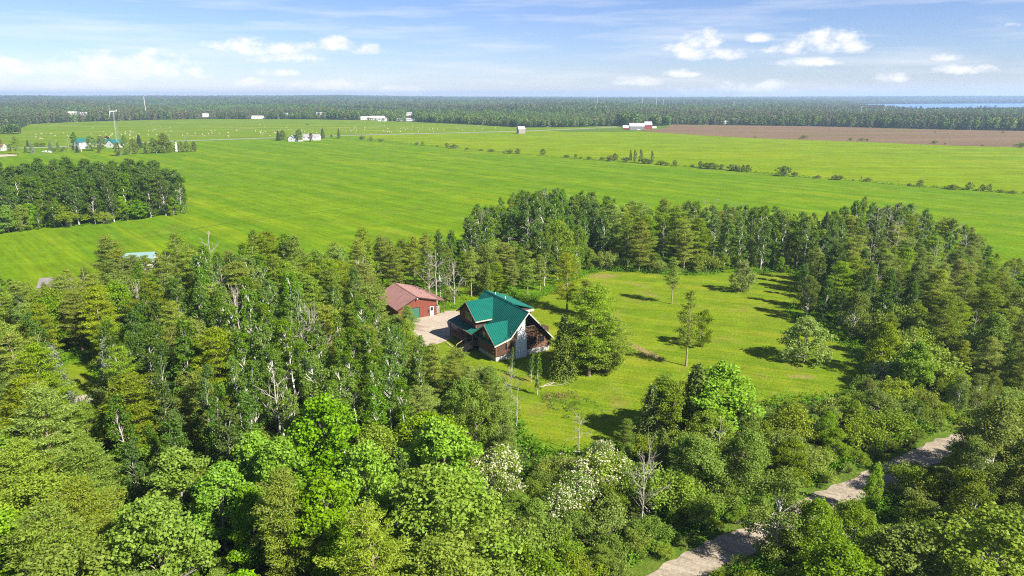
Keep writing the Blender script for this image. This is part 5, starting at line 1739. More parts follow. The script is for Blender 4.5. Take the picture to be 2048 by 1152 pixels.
# lawn edge as seen by trees: near and left trees may stand a little inside
REG = [  # u, v, kinds, height range
    (60, 640, 'pine .5 broadleaf .35 dark_aspen .15', 9, 12), (60, 800, 'pine .85 broadleaf .15', 11, 14), (60, 950, 'pine .5 broadleaf .5', 10, 13), (60, 1080, 'broadleaf .4 maple .25 pine .35', 9, 12),
    (200, 620, 'pine .8 broadleaf .2', 11, 14), (150, 560, 'pine .9 aspen .1', 9, 12), (330, 520, 'pine .85 aspen .15', 12, 15), (330, 640, 'dark_aspen .65 pine .35', 11, 13), (250, 780, 'pine .8 dark_aspen .2', 11, 14),
    (350, 760, 'dark_aspen .8 pine .2', 11, 14), (350, 870, 'pine .45 dark_aspen .45 maple .1', 10, 13), (300, 1000, 'maple .6 pine .3 broadleaf .1', 9, 11), (170, 980, 'broadleaf .3 pine .55 maple .15', 9, 12), (420, 1080, 'maple .45 broadleaf .15 pine .4', 8, 10),
    (500, 540, 'pine .5 aspen .5', 14, 16), (450, 620, 'aspen .8 pine .2', 13, 16), (560, 700, 'aspen 1', 13, 16), (640, 580, 'pine .75 aspen .25', 12, 15), (700, 660, 'pine .5 aspen .5', 11, 14), (640, 780, 'aspen 1', 12, 15),
    (780, 760, 'aspen .85 pine .15', 10, 13), (430, 820, 'dark_aspen .6 aspen .4', 12, 14), (480, 960, 'maple .6 broadleaf .4', 9, 12), (640, 950, 'maple .6 pine .2 broadleaf .2', 10, 12), (560, 1090, 'pine .3 maple .5 broadleaf .2', 9, 11),
    (730, 1080, 'pine .4 maple .4 broadleaf .2', 9, 11), (700, 490, 'pine .8 aspen .2', 13, 15), (800, 530, 'pine .5 broadleaf .3 aspen .2', 10, 13), (880, 560, 'aspen .4 pine .4 broadleaf .2', 10, 14), (880, 780, 'pine .85 broadleaf .15', 7, 9.5), (960, 800, 'pine .6 broadleaf .4', 6, 9),
    (880, 890, 'broadleaf .6 maple .4', 8, 10), (800, 900, 'broadleaf .7 dark_aspen .3', 8, 11), (880, 1060, 'broadleaf 1', 9, 12), (1000, 960, 'broadleaf .5 shrub .5', 4, 6), (1080, 1060, 'shrub .5 broadleaf .5', 4.5, 7), (1000, 1120, 'broadleaf .6 shrub .4', 5, 8), (1150, 960, 'shrub .8 broadleaf .2', 3, 5),
    (1270, 960, 'shrub .7 broadleaf .3', 3.5, 5.5), (1340, 900, 'broadleaf .5 cedar .2 shrub .3', 5, 8), (1400, 950, 'shrub .6 broadleaf .4', 3.5, 6), (1480, 900, 'broadleaf .9 shrub .1', 6, 8.5), (1560, 890, 'broadleaf .6 shrub .4', 5, 7), (1660, 830, 'broadleaf .5 shrub .5', 4.5, 6.5),
    (1750, 800, 'shrub .6 broadleaf .4', 4, 6), (1900, 780, 'shrub .5 birch .3 dark_aspen .2', 4, 7), (2000, 740, 'shrub .5 birch .5', 5, 7), (1300, 1040, 'shrub 1', 3, 4.5), (1180, 1090, 'shrub .7 broadleaf .3', 3.5, 5.5), (1440, 1010, 'shrub 1', 2.5, 4), (1580, 1080, 'birch .7 broadleaf .3', 8, 10.5), (1700, 1080, 'birch .5 broadleaf .5', 7, 9.5),
    (1850, 1080, 'broadleaf .6 birch .4', 7.5, 10), (2000, 960, 'birch .8 broadleaf .2', 9, 12), (2000, 1100, 'broadleaf .5 birch .5', 8, 11), (1880, 960, 'shrub .8 birch .2', 3, 4.5),
    (1640, 440, 'aspen .7 pine .3', 13, 15), (1760, 430, 'aspen .75 pine .25', 14, 17), (1870, 480, 'aspen .6 pine .4', 13, 15), (1950, 500, 'pine .7 aspen .3', 9, 12), (1700, 540, 'dark_aspen .5 pine .5', 11, 14), (1800, 560, 'pine .6 dark_aspen .4', 11, 13), (1950, 600, 'pine .9 broadleaf .1', 10, 12), (2020, 680, 'pine .7 broadleaf .3', 8, 11),
    (1800, 660, 'broadleaf .4 pine .35 shrub .25', 6, 9), (1650, 600, 'birch .5 dark_aspen .5', 8, 11), (1690, 680, 'broadleaf .5 shrub .5', 4, 6), (1650, 640, 'apple .6 shrub .4', 4, 5.5), (2020, 540, 'pine 1', 7, 9), (1780, 740, 'shrub .7 broadleaf .3', 3.5, 5.5), (1900, 700, 'pine .5 shrub .5', 6, 8),
    (960, 450, 'aspen .85 pine .15', 14, 17), (1090, 430, 'aspen 1', 17, 19), (1190, 440, 'aspen .9 pine .1', 15, 17.5), (1300, 470, 'pine .85 aspen .15', 13, 16), (1400, 460, 'pine .55 aspen .45', 14, 16), (1500, 460, 'aspen .85 pine .15', 14, 16), (1580, 480, 'aspen .6 broadleaf .4', 12, 15), (1000, 540, 'pine .6 broadleaf .4', 7, 11), (1060, 560, 'pine .7 broadleaf .3', 6, 10), (1150, 500, 'aspen .8 broadleaf .2', 12, 15)]


def region(u, v):
    best = min(REG, key=lambda r: (r[0] - u) ** 2 + (1.35 * (r[1] - v)) ** 2)
    toks = best[2].split()
    names, ws = toks[::2], np.array([float(x) for x in toks[1::2]])
    n = names[int(RNG.choice(len(names), p=ws / ws.sum()))]
    n = {'shrub': 'shrub'}.get(n, n + '_tree')
    return n, RNG.uniform(best[3], best[4])


TR = np.array([p[:2] for p in TRAIL])
GARC = GF(GW / 2, GD / 2)[:2]


def dist_poly(p, poly):
    P = np.array([q[:2] for q in poly])
    A, B = P, np.roll(P, -1, 0)
    d = B - A
    t = np.clip(np.sum((p - A) * d, 1) / np.maximum(np.sum(d * d, 1), 1e-9), 0, 1)
    return np.min(np.linalg.norm(A + d * t[:, None] - p, axis=1))


def blocked(p, r):
    p = np.asarray(p[:2], float)
    for poly, m in ((LAWN, .35), (DRIVE, .6), (SMALL_LAWN, .5)):
        if inside(p, poly) or dist_poly(p, poly) < r * m:
            return True
    dx = p - np.array(HOUSE_AT[:2])
    a = dx[0] * math.cos(HOUSE_YAW) + dx[1] * math.sin(HOUSE_YAW)
    b = -dx[0] * math.sin(HOUSE_YAW) + dx[1] * math.cos(HOUSE_YAW)
    if -5 < a < 13 and -4 < b < 18.5:
        return True
    dx = p - g0[:2]
    a = dx[0] * math.cos(GY) + dx[1] * math.sin(GY)
    b = -dx[0] * math.sin(GY) + dx[1] * math.cos(GY)
    if -1.8 < a < 12 and -9 < b < 13.5:
        return True
    td = np.min(np.linalg.norm(TR - p, axis=1))
    if td < 3.2 + r * .35 or (p[1] < 63 and td < 9 and p[0] > 15):
        return True
    for q, m in ((at(272, 503, 4.6), 6.5), (at(112, 556, 3.6), 5.0)):
        if np.linalg.norm(q[:2] - p) < m:
            return True
    return False


SPACE = {'aspen_tree': 3.75, 'dark_aspen_tree': 3.7, 'pine_tree': 4.9, 'slender_pine_tree': 3.5, 'maple_tree': 5.0, 'broadleaf_tree': 5.2, 'birch_tree': 4.6, 'shrub': 3.5, 'flowering_shrub': 3.6, 'apple_tree': 4.6, 'cedar_tree': 3.6, 'spruce_tree': 3.2,
         'blue_spruce_tree': 4, 'plum_tree': 4, 'dead_tree': 2.2, 'field_tree': 4, 'field_bush': 3, 'hawthorn_tree': 5}
TAKEN = [(e.location.x, e.location.y, SPACE[k]) for k, _, _, _, e, _ in TREES]


def fits(p, r):
    for (x, y, q) in TAKEN:
        m = (r + q) * .5
        if (x - p[0]) ** 2 + (y - p[1]) ** 2 < m * m:
            return False
    return True


# views the photograph leaves open: garage, house, driveway, lawn, clearing, roofs, trail
OPEN = [[(775, 575), (790, 570), (840, 578), (893, 600), (893, 640), (912, 640), (900, 690), (856, 692), (838, 676), (836, 640), (800, 634), (765, 615)],
        [(884, 640), (930, 590), (960, 584), (1060, 612), (1100, 660), (1095, 700), (1055, 722), (992, 728), (930, 712), (885, 668)],
        [(868, 692), (930, 712), (1000, 732), (1062, 745), (1060, 770), (1030, 812), (1046, 868), (1085, 900), (1140, 905), (1215, 892), (1275, 862), (1300, 800), (1370, 740), (1470, 740), (1480, 800), (1560, 806), (1690, 788), (1722, 752), (1704, 705), (1640, 676), (1560, 640), (1596, 592), (1588, 560), (1500, 546), (1190, 545), (1235, 640), (1240, 745), (1090, 752)],
        [(126, 728), (186, 724), (196, 795), (138, 810)], [(244, 502), (303, 497), (305, 507), (250, 508)], [(86, 553), (108, 548), (110, 558), (90, 562)],
        [(1320, 1152), (1400, 1100), (1500, 1048), (1530, 1052), (1470, 1105), (1400, 1152)], [(1620, 1000), (1700, 965), (1740, 978), (1690, 1010)], [(1790, 935), (1940, 868), (1958, 878), (1900, 912), (1800, 956)]]
SILH = [(-200, 560), (0, 545), (90, 556), (130, 535), (180, 478), (215, 478), (235, 512), (300, 516), (345, 468), (400, 482), (440, 497), (500, 455), (548, 440), (590, 482), (620, 502), (650, 480), (690, 490), (720, 458), (765, 446), (800, 470), (870, 455), (930, 462), (945, 410), (975, 400), (1010, 386), (1060, 370), (1110, 376), (1180, 370), (1230, 402),
        (1300, 405), (1370, 396), (1420, 405), (1490, 400), (1560, 412), (1600, 428), (1650, 428), (1690, 406), (1760, 386), (1800, 400), (1860, 420), (1920, 440), (1960, 462), (1985, 492), (2010, 520), (2048, 510), (2300, 500)]
SU, SV = [q[0] for q in SILH], [q[1] for q in SILH]


def clear_view(p, h, w):
    top = proj((p[0], p[1], h))
    if top[1] < np.interp(top[0], SU, SV) - 3:
        return False
    for z, ws in ((.97, (0,)), (.75, (-.6, .6)), (.45, (-.9, 0, .9)), (.2, (-.7, .7))):
        for q in ws:
            c = proj((p[0] + q * w, p[1], h * z))
            for P in OPEN:
                if inside(c, P) and not (P is OPEN[2] and z < .3):
                    return False
    return True


BASE_R = {'aspen_tree': 2.2, 'dark_aspen_tree': 2.2, 'pine_tree': 3.0, 'maple_tree': 2.9, 'broadleaf_tree': 3.4, 'birch_tree': 2.9, 'shrub': 2.3, 'apple_tree': 2.8, 'cedar_tree': 2.2}
xs = [p[0] for p in WOOD]
ys = [p[1] for p in WOOD]
tries = 0
while tries < 16000:
    tries += 1
    D = math.sqrt(RNG.uniform(30 ** 2, 228 ** 2)) if tries % 2 else RNG.uniform(30, 228)
    u = RNG.uniform(-150, 2200)
    p = col(u, D)
    if not inside(p, WOOD):
        continue
    c = proj((p[0], p[1], 7))
    # nothing of a tree wholly below the frame is ever seen
    if proj((p[0], p[1], 13))[1] > 1170:
        continue
    k, h = region(c[0], c[1])
    wide = 1.0 + .30 * max(0, min(1, (110 - p[1]) / 50)) if k in ('pine_tree', 'maple_tree', 'broadleaf_tree', 'birch_tree') else 1.0
    r = .90 * SPACE[k] * (.55 + .45 * h / 11 if k in ('pine_tree', 'broadleaf_tree', 'birch_tree') else 1) * (.4 + .6 * wide)
    if not fits(p, r) or blocked(p, r):
        continue
    for cut in (1, .85, .7, .55, .42):
        ok = clear_view(p, h * cut, BASE_R.get(k, 2.5) * wide * (1 if cut > .6 else .8))
        if ok:
            break
    if not ok or (h * cut < 3.0 and k not in ('shrub',)):
        continue
    h *= cut
    if h < 5 and k in ('aspen_tree', 'dark_aspen_tree', 'maple_tree'):
        k = 'shrub'
    if k in ('aspen_tree', 'dark_aspen_tree', 'pine_tree') and RNG.random() < .05:
        k = 'dead_tree'
    plant(k, p, h * RNG.uniform(.86, 1.04), None, 'trees of the wood round the lawn', wide=wide if k != 'dead_tree' else .8, variant=int(RNG.integers(5, 8)) if k == 'aspen_tree' and 450 < c[0] < 860 and 570 < c[1] < 860 else None)
    TAKEN.append((p[0], p[1], r))

tries = 0
while tries < 5000:
    tries += 1
    p = col(RNG.uniform(-60, 2110), math.sqrt(RNG.uniform(36 ** 2, 112 ** 2)))
    if not inside(p, WOOD) or not fits(p, 1.5) or blocked(p, 3.0):
        continue
    h = RNG.uniform(2.4, 4.2)
    if not clear_view(p, h, 2.0):
        continue
    plant(('shrub', 'shrub', 'broadleaf_tree')[int(RNG.integers(3))], p, h, None, 'trees of the wood round the lawn', wide=1.15)
    TAKEN.append((p[0], p[1], 2.6))

gx = [p[0] for p in GROVE]
gy = [p[1] for p in GROVE]
tries = 0
while tries < 2500:
    tries += 1
    p = np.array([RNG.uniform(min(gx), max(gx)), RNG.uniform(min(gy), max(gy)), 0])
    if not inside(p, GROVE) or not fits(p, 4.2):
        continue
    if p[1] > 268 and RNG.random() < .5:
        continue
    k = RNG.choice(['dark_aspen_tree', 'aspen_tree', 'birch_tree', 'maple_tree', 'broadleaf_tree'], p=[.68, .12, .06, .04, .10])
    edge = dist_poly(p[:2], GROVE)
    h = RNG.uniform(14, 18) if k.endswith('aspen_tree') else RNG.uniform(6, 10)
    plant(str(k), p, h, None, 'trees of the lone grove in the field', wide=1.45)
    TAKEN.append((p[0], p[1], 4.2))

# bushes hanging over the trail edges
nb = 0
for q in range(400):
    i = int(RNG.integers(1, len(TR) - 1))
    d = TR[i + 1] - TR[i - 1]
    nrm = np.array([-d[1], d[0]]) / np.linalg.norm(d)
    p = TR[i] + nrm * RNG.choice([-1, 1]) * RNG.uniform(2.5, 3.4)
    if nb >= 36 or not 50 < p[1] < 92 or not fits(p, 1.4):
        continue
    plant('shrub', p, RNG.uniform(1.3, 2.4), None, 'trees of the wood round the lawn')
    TAKEN.append((p[0], p[1], 2.0))
    nb += 1

# bushes in front of the stems: far side of the lawn and foot of the grove
def margin(line, n, off, kinds, h0, h1, group):
    P = [at(u, v)[:2] for u, v in line]
    for _ in range(n):
        i = int(RNG.integers(len(P) - 1))
        p = P[i] + (P[i + 1] - P[i]) * RNG.random()
        p = np.array([p[0] + RNG.normal() * .8, p[1] + RNG.uniform(*off), 0])
        k = kinds[int(RNG.integers(len(kinds)))]
        if not fits(p, 2.0) or inside(p, LAWN):
            continue
        plant(k, p, RNG.uniform(h0, h1), None, group)
        TAKEN.append((p[0], p[1], 2.0))


margin([(1150, 556), (1210, 541), (1260, 545), (1330, 548), (1400, 550), (1480, 543), (1520, 545), (1590, 546)], 150, (0.5, 7.0), ['shrub', 'broadleaf_tree', 'pine_tree', 'shrub'], 2.5, 6.0, 'trees of the wood round the lawn')
margin([(0, 470), (70, 461), (140, 452), (205, 447), (262, 441), (320, 434), (372, 428)], 130, (-1.0, 6.0), ['broadleaf_tree', 'dark_aspen_tree', 'maple_tree', 'shrub', 'dark_aspen_tree'], 4.0, 9.0, 'trees of the lone grove in the field')

# ------------------------------------------------------------------ undergrowth on the forest floor
def undergrowth():
    rng = np.random.default_rng(77)
    L = Leaves()
    n = 0
    LW = np.array(LAWN)
    for _ in range(14000):
        D = math.sqrt(rng.uniform(30 ** 2, 226 ** 2))
        u = rng.uniform(-120, 2170)
        p = col(u, D)
        if not inside(p, WOOD):
            continue
        tr = np.min(np.linalg.norm(TR - p[:2], axis=1))
        if tr < 2.9 or inside(p, LAWN) or inside(p, DRIVE) or inside(p, SMALL_LAWN):
            continue
        if -8.5 < (p[0] - g0[0]) < 5 and 0 < (p[1] - g0[1]) < 14:
            continue
        hh = rng.uniform(0.6, 2.0) if p[1] < 120 else rng.uniform(.5, 1.4)
        w = rng.uniform(0.8, 1.6)
        L.blob((p[0], p[1], hh * .5), (w, w, hh * .6), int(rng.integers(24, 40)) if p[1] < 120 else 18, rng.uniform(.22, .34), rng, up=.8, out=.4, rnd=.6)
        n += 1
    # dense bushy margin along the trail and the lawn
    for _ in range(2600):
        if rng.random() < .6:
            q = TR[rng.integers(len(TR))]
            side = rng.choice([-1, 1]) * rng.uniform(3.6, 6.5)
            p = q + np.array([-.45, .89]) * side + rng.normal(size=2) * .8
            if np.min(np.linalg.norm(TR - p, axis=1)) < 3.3:
                continue
        else:
            q = LW[rng.integers(len(LW))] + 0
            j = rng.integers(len(LW))
            q = LW[j] + (LW[(j + 1) % len(LW)] - LW[j]) * rng.random()
            p = q + rng.normal(size=2) * 1.3
            if inside(p, DRIVE) or dist_poly(p, DRIVE) < 1.5 or (inside(p, LAWN) and dist_poly(p, LAWN) > .8):
                continue
            dx = p - np.array(HOUSE_AT[:2])
            if abs(dx[0]) < 14 and -3 < dx[1] < 20:
                continue
        hh = rng.uniform(0.5, 1.9)
        w = rng.uniform(0.5, 1.2)
        L.blob((p[0], p[1], hh * .5), (w, w, hh * .55), int(rng.integers(18, 34)), rng.uniform(.2, .3), rng, up=.7, out=.5, rnd=.6)
    for _ in range(420):
        a, b = np.array(GROVE[rng.integers(len(GROVE))]), None
        p = np.array([rng.uniform(min(gx), max(gx)), rng.uniform(min(gy), max(gy))])
        if not inside(p, GROVE):
            continue
        L.blob((p[0], p[1], 1.0), (2.0, 2.0, 1.5), 34, .5, rng, up=.7, out=.5, rnd=.6)
    # rough growth along the fence line
    hp = smooth_line(HEDGE_PX[1:15], 26)
    for q in hp:
        if rng.random() < .75:
            L.blob((q[0] + rng.normal() * .6, q[1] + rng.normal() * .6, .45), (1.6, 1.0, .6), 16, .5, rng, up=.7, out=.4)
    o = link('undergrowth', L.mesh('undergrowth', M['weed_leaf']))
    tag(o, 'low green undergrowth covering the forest floor and the trail edges', 'undergrowth', None, 'stuff')


undergrowth()


def weed_patch():
    rng = np.random.default_rng(5)
    L = Leaves()
    poly = PX([(1085, 800), (1110, 780), (1150, 785), (1200, 812), (1215, 838), (1180, 850), (1130, 838), (1095, 820)])
    for _ in range(300):
        p = np.array([rng.uniform(2, 18), rng.uniform(80, 106)])
        if inside(p, poly):
            hh = rng.uniform(.3, .8)
            L.blob((p[0], p[1], hh * .4), (.5, .5, hh * .5), 24, .17, rng, up=.5)
    tag(link('weeds', L.mesh('weeds', M['weed_leaf'])), 'rough patch of tall green weeds on the lawn near the cedar', 'weeds', None, 'stuff')
    L = Leaves()
    c = at(1118, 797)
    for _ in range(26):
        p = c[:2] + rng.normal(size=2) * np.array([1.3, .8])
        L.blob((p[0], p[1], .45), (.5, .5, .5), 26, .22, rng, up=.3, aspect=.3)
    tag(link('dry_brush', L.mesh('dry_brush', M['rust_leaf'])), 'brownish dry brush heap in the weed patch on the lawn', 'brush', None, 'stuff')


weed_patch()


def fallen(u, v, L_, r, yaw, label, name='fallen_branch', forks=3, seed=1):
    rng = np.random.default_rng(seed)
    p = at(u, v)
    mb = MB()
    d = np.array([math.cos(yaw), math.sin(yaw), 0])
    a = -d * L_ / 2 + np.array([0, 0, r])
    b = d * L_ / 2 + np.array([0, 0, r + .2])
    pts = limb(mb, a, b, r, r * .5, rng, .05, 4, 6)
    for i in range(forks):
        q = pts[1 + i % 3]
        limb(mb, q, q + rng.normal(size=3) * np.array([.8, .8, .2]) + d * .9 + np.array([0, 0, .35]), r * .5, .02, rng, .12, 3, 4)
    o = mb.build(name, M['dead_wood'])
    o.location = tuple(map(float, p))
    tag(o, label, 'branch')


fallen(1093, 772, 3.2, .09, .5, 'pale fallen branch lying on the grass beside the cedar', forks=4, seed=3)
fallen(1142, 909, 3.4, .13, .1, 'pale fallen log at the lawn corner behind the white flowering shrubs', 'fallen_log', 1, 4)
disc = MB().tube([(0, 0, 0), (0, 0, .14)], [.50, .48], 20).tube([(0, 0, .14), (0, 0, .2)], [.2, .16], 12).build('septic_cover', M['offwhite'])
disc.location = tuple(map(float, at(1483, 790)))
tag(disc, 'flat round white cover lying on the lawn near the dry patch', 'cover')

# ------------------------------------------------------------------ the far-off wood: one mass drawn with instances
def far_forest():
    rng = np.random.default_rng(99)
    src = bpy.data.collections.new('far_tree_shapes')

    def small(seed, kind, mat):
        r = np.random.default_rng(seed)
        L = Leaves()
        if kind == 'cone':
            for i in range(9):
                t = i / 9
                L.blob((0, 0, 1.5 + 12.5 * t), (2.9 * (1 - t) ** .8 + .5, 2.9 * (1 - t) ** .8 + .5, 1.2), 16, 1.4 - .5 * t, r, up=.4, out=.8, rnd=.4)
            h = 14
        elif kind == 'round':
            for i in range(13):
                an, z = i * 2.4, 3 + 8.5 * ((i + .5) / 13)
                q = 2.6 * math.sin(math.pi * (z - 1) / 13) ** .7
                L.blob((math.cos(an) * q * .7, math.sin(an) * q * .7, z), (1.7, 1.7, 1.5), 15, 1.35, r, up=.5, out=.7, rnd=.5)
            h = 12
        else:
            for i in range(9):
                z = 4 + 10 * i / 9
                L.blob((r.normal() * .5, r.normal() * .5, z), (1.5, 1.5, 1.3), 15, 1.15, r, up=.5, out=.7, rnd=.5)
            h = 14
        mb = MB().tube([(0, 0, -.5), (0, 0, h * .8)], [.22, .06], 4, False)
        me = L.mesh('far_tree_shape', M[mat])
        return me

    for i, (k, mt) in enumerate((('cone', 'far_dark_leaf'), ('round', 'far_leaf'), ('cone', 'far_dark_leaf'), ('tall', 'far_leaf'), ('round', 'far_leaf'), ('cone', 'far_dull_leaf'), ('tall', 'far_dull_leaf'))):
        o = bpy.data.objects.new('far_tree_shape_%d' % i, small(900 + i, k, mt))
        src.objects.link(o)
    E_ = np.array(FAR_EDGE)
    pts, sc, wd, idx, rot = [], [], [], [], []

    def keep(x, y):
        for (hx, hy, hr) in HOUSES_FAR:
            if abs(x - hx - (y - hy) * hx / hy) < hr * .85 and -max(hr * 3.5, (hy - 1390) * 1.6) < (y - hy) < hr * .9:
                return False
        return True

    lake_in = LAKE
    dark_rows = PX([(531, 238), (640, 239), (650, 232), (540, 231)])
    poly_plain = [tuple(e) for e in E_] + [(16000, 900), (16000, 17000), (-16000, 17000), (-16000, 1200)]
    # clearings with meadows among the trees
    D = 700.0
    while D < 11200:
        s = 7.2 * max(1.0, D / 1350)
        hw = D * 0.86 + 200
        n = int(2 * hw / s)
        for j in range(n):
            x = -hw + (j + rng.random()) * s
            y = D + rng.normal() * s * .3
            if not inside((x, y), poly_plain):
                continue
            if y > 1900 and inside((x, y), lake_in):
                continue
            if not keep(x, y):
                continue
            g = math.sin(x / 210 + 1.1) * math.sin(y / 260 + .4) + .6 * math.sin(x / 90 + y / 130)
            f = max(1.0, D / 1350)
            if x * x + y * y > 11300 ** 2:
                continue
            z = float(far_z(x, y))
            conif = .30 + .5 * math.sin(x / 230 + 2) * math.cos(y / 310) + .15 * math.sin(x / 75 + y / 60)
            dull = .25 + .45 * math.sin(x / 190 - 1) * math.sin(y / 240 + 2)
            q = rng.random()
            k = int(rng.choice([5, 6])) if q < dull else int(rng.choice([0, 2])) if rng.random() < conif else int(rng.choice([1, 3, 4]))
            if D > 1450 and g < -.95:
                continue
            hsc = rng.uniform(.70, 1.15) * (1 + .20 * g)
            if D > 1300 and math.degrees(math.atan2(x, y)) > 24:
                hsc *= .85
            if D > 1500 and rng.random() < .06:
                hsc *= 1.3
            if hsc <= 0:
                continue
            pts.append((x, y, z - .3))
            sc.append(hsc)
            wd.append(f * rng.uniform(.9, 1.45))
            idx.append(k)
            rot.append(rng.uniform(0, 6.28))
        D += s * .9
    # the dark planted row at the field end
    for i in range(120):
        t = rng.random()
        u = 533 + t * 112
        b = at(u, 238.2)
        pts.append((b[0] + rng.normal() * 2, b[1] + 4 + rng.uniform(0, 26), 0))
        sc.append(rng.uniform(.82, .98))
        wd.append(.75)
        idx.append(0)
        rot.append(rng.uniform(0, 6.28))
    # rounded clumps at the settlement and behind the barns
    for (u, v, ru, n, h0, h1, ks) in ((670, 239, 16, 26, 1.0, 1.5, (1, 4)), (1320, 252, 20, 34, .9, 1.35, (1, 4)), (1255, 252, 22, 20, 1.2, 1.7, (3, 1)), (590, 238.6, 12, 5, .5, .7, (1,)), (745, 241, 10, 8, .35, .6, (1, 4)), (775, 243.5, 10, 8, .35, .6, (1,)), (800, 244, 14, 12, .4, .7, (1, 0)), (640, 238, 10, 8, .4, .7, (1,)), (15, 268, 26, 22, .7, 1.0, (1, 4)), (-30, 272, 30, 20, .7, 1.0, (1, 4)), (1465, 249.5, 22, 10, .3, .5, (1,)), (1500, 249.5, 12, 14, .6, .9, (1, 4))):
        for _ in range(n):
            b = at(u + rng.uniform(-ru, ru), v + rng.uniform(-1.2, .4))
            pts.append((b[0], b[1], 0))
            sc.append(rng.uniform(h0, h1))
            wd.append(rng.uniform(h0, h1) * 1.05)
            idx.append(int(rng.choice(ks)))
            rot.append(rng.uniform(0, 6.28))
    N = len(pts)
    print('far trees', N)
    me = bpy.data.meshes.new('far_wood')
    me.vertices.add(N)
    me.vertices.foreach_set('co', np.array(pts, np.float32).reshape(-1))
    for nm, arr in (('sc', sc), ('wd', wd), ('rot', rot)):
        a = me.attributes.new(nm, 'FLOAT', 'POINT')
        a.data.foreach_set('value', np.array(arr, np.float32))
    a = me.attributes.new('idx', 'INT', 'POINT')
    a.data.foreach_set('value', np.array(idx, np.int32))
    o = link('far_wood', me)
    tag(o, 'far-off mixed wood stretching to the horizon behind the fields', 'wood', None, 'stuff')
    ng = bpy.data.node_groups.new('far_wood', 'GeometryNodeTree')
    ng.interface.new_socket('Geometry', in_out='INPUT', socket_type='NodeSocketGeometry')
    ng.interface.new_socket('Geometry', in_out='OUTPUT', socket_type='NodeSocketGeometry')
    N_, K = ng.nodes, ng.links
    gi, go = N_.new('NodeGroupInput'), N_.new('NodeGroupOutput')
    ci = N_.new('GeometryNodeCollectionInfo')
    ci.inputs['Collection'].default_value = src
    ci.inputs['Separate Children'].default_value = True
    ci.inputs['Reset Children'].default_value = True
    ip = N_.new('GeometryNodeInstanceOnPoints')

    def attr(nm, t='FLOAT'):
        n = N_.new('GeometryNodeInputNamedAttribute')
        n.data_type = t
        n.inputs['Name'].default_value = nm
        return n.outputs['Attribute']
    K.new(gi.outputs[0], ip.inputs['Points'])
    K.new(ci.outputs[0], ip.inputs['Instance'])
    ip.inputs['Pick Instance'].default_value = True
    K.new(attr('idx', 'INT'), ip.inputs['Instance Index'])
    cx = N_.new('ShaderNodeCombineXYZ')
    w = attr('wd')
    K.new(w, cx.inputs[0])
    K.new(w, cx.inputs[1])
    K.new(attr('sc'), cx.inputs[2])
    K.new(cx.outputs[0], ip.inputs['Scale'])
    cr = N_.new('ShaderNodeCombineXYZ')
    K.new(attr('rot'), cr.inputs[2])
    K.new(cr.outputs[0], ip.inputs['Rotation'])
    K.new(ip.outputs[0], go.inputs[0])
    md = o.modifiers.new('wood', 'NODES')
    md.node_group = ng


far_forest()

# ------------------------------------------------------------------ air
hz = MB()
hz.box((-11600, -11600, -6), (11600, 11600, 90))
hm = NT('haze')
pv = hm.n('ShaderNodeVolumePrincipled')
pv.inputs['Color'].default_value = (0.50, 0.68, 1.0, 1)
pv.inputs['Density'].default_value = 1.3e-4
pv.inputs['Anisotropy'].default_value = 0.2
hm.l(pv.outputs[0], hm.out.inputs['Volume'])
ho = hz.build('haze', hm.m)
tag(ho, kind='stuff')

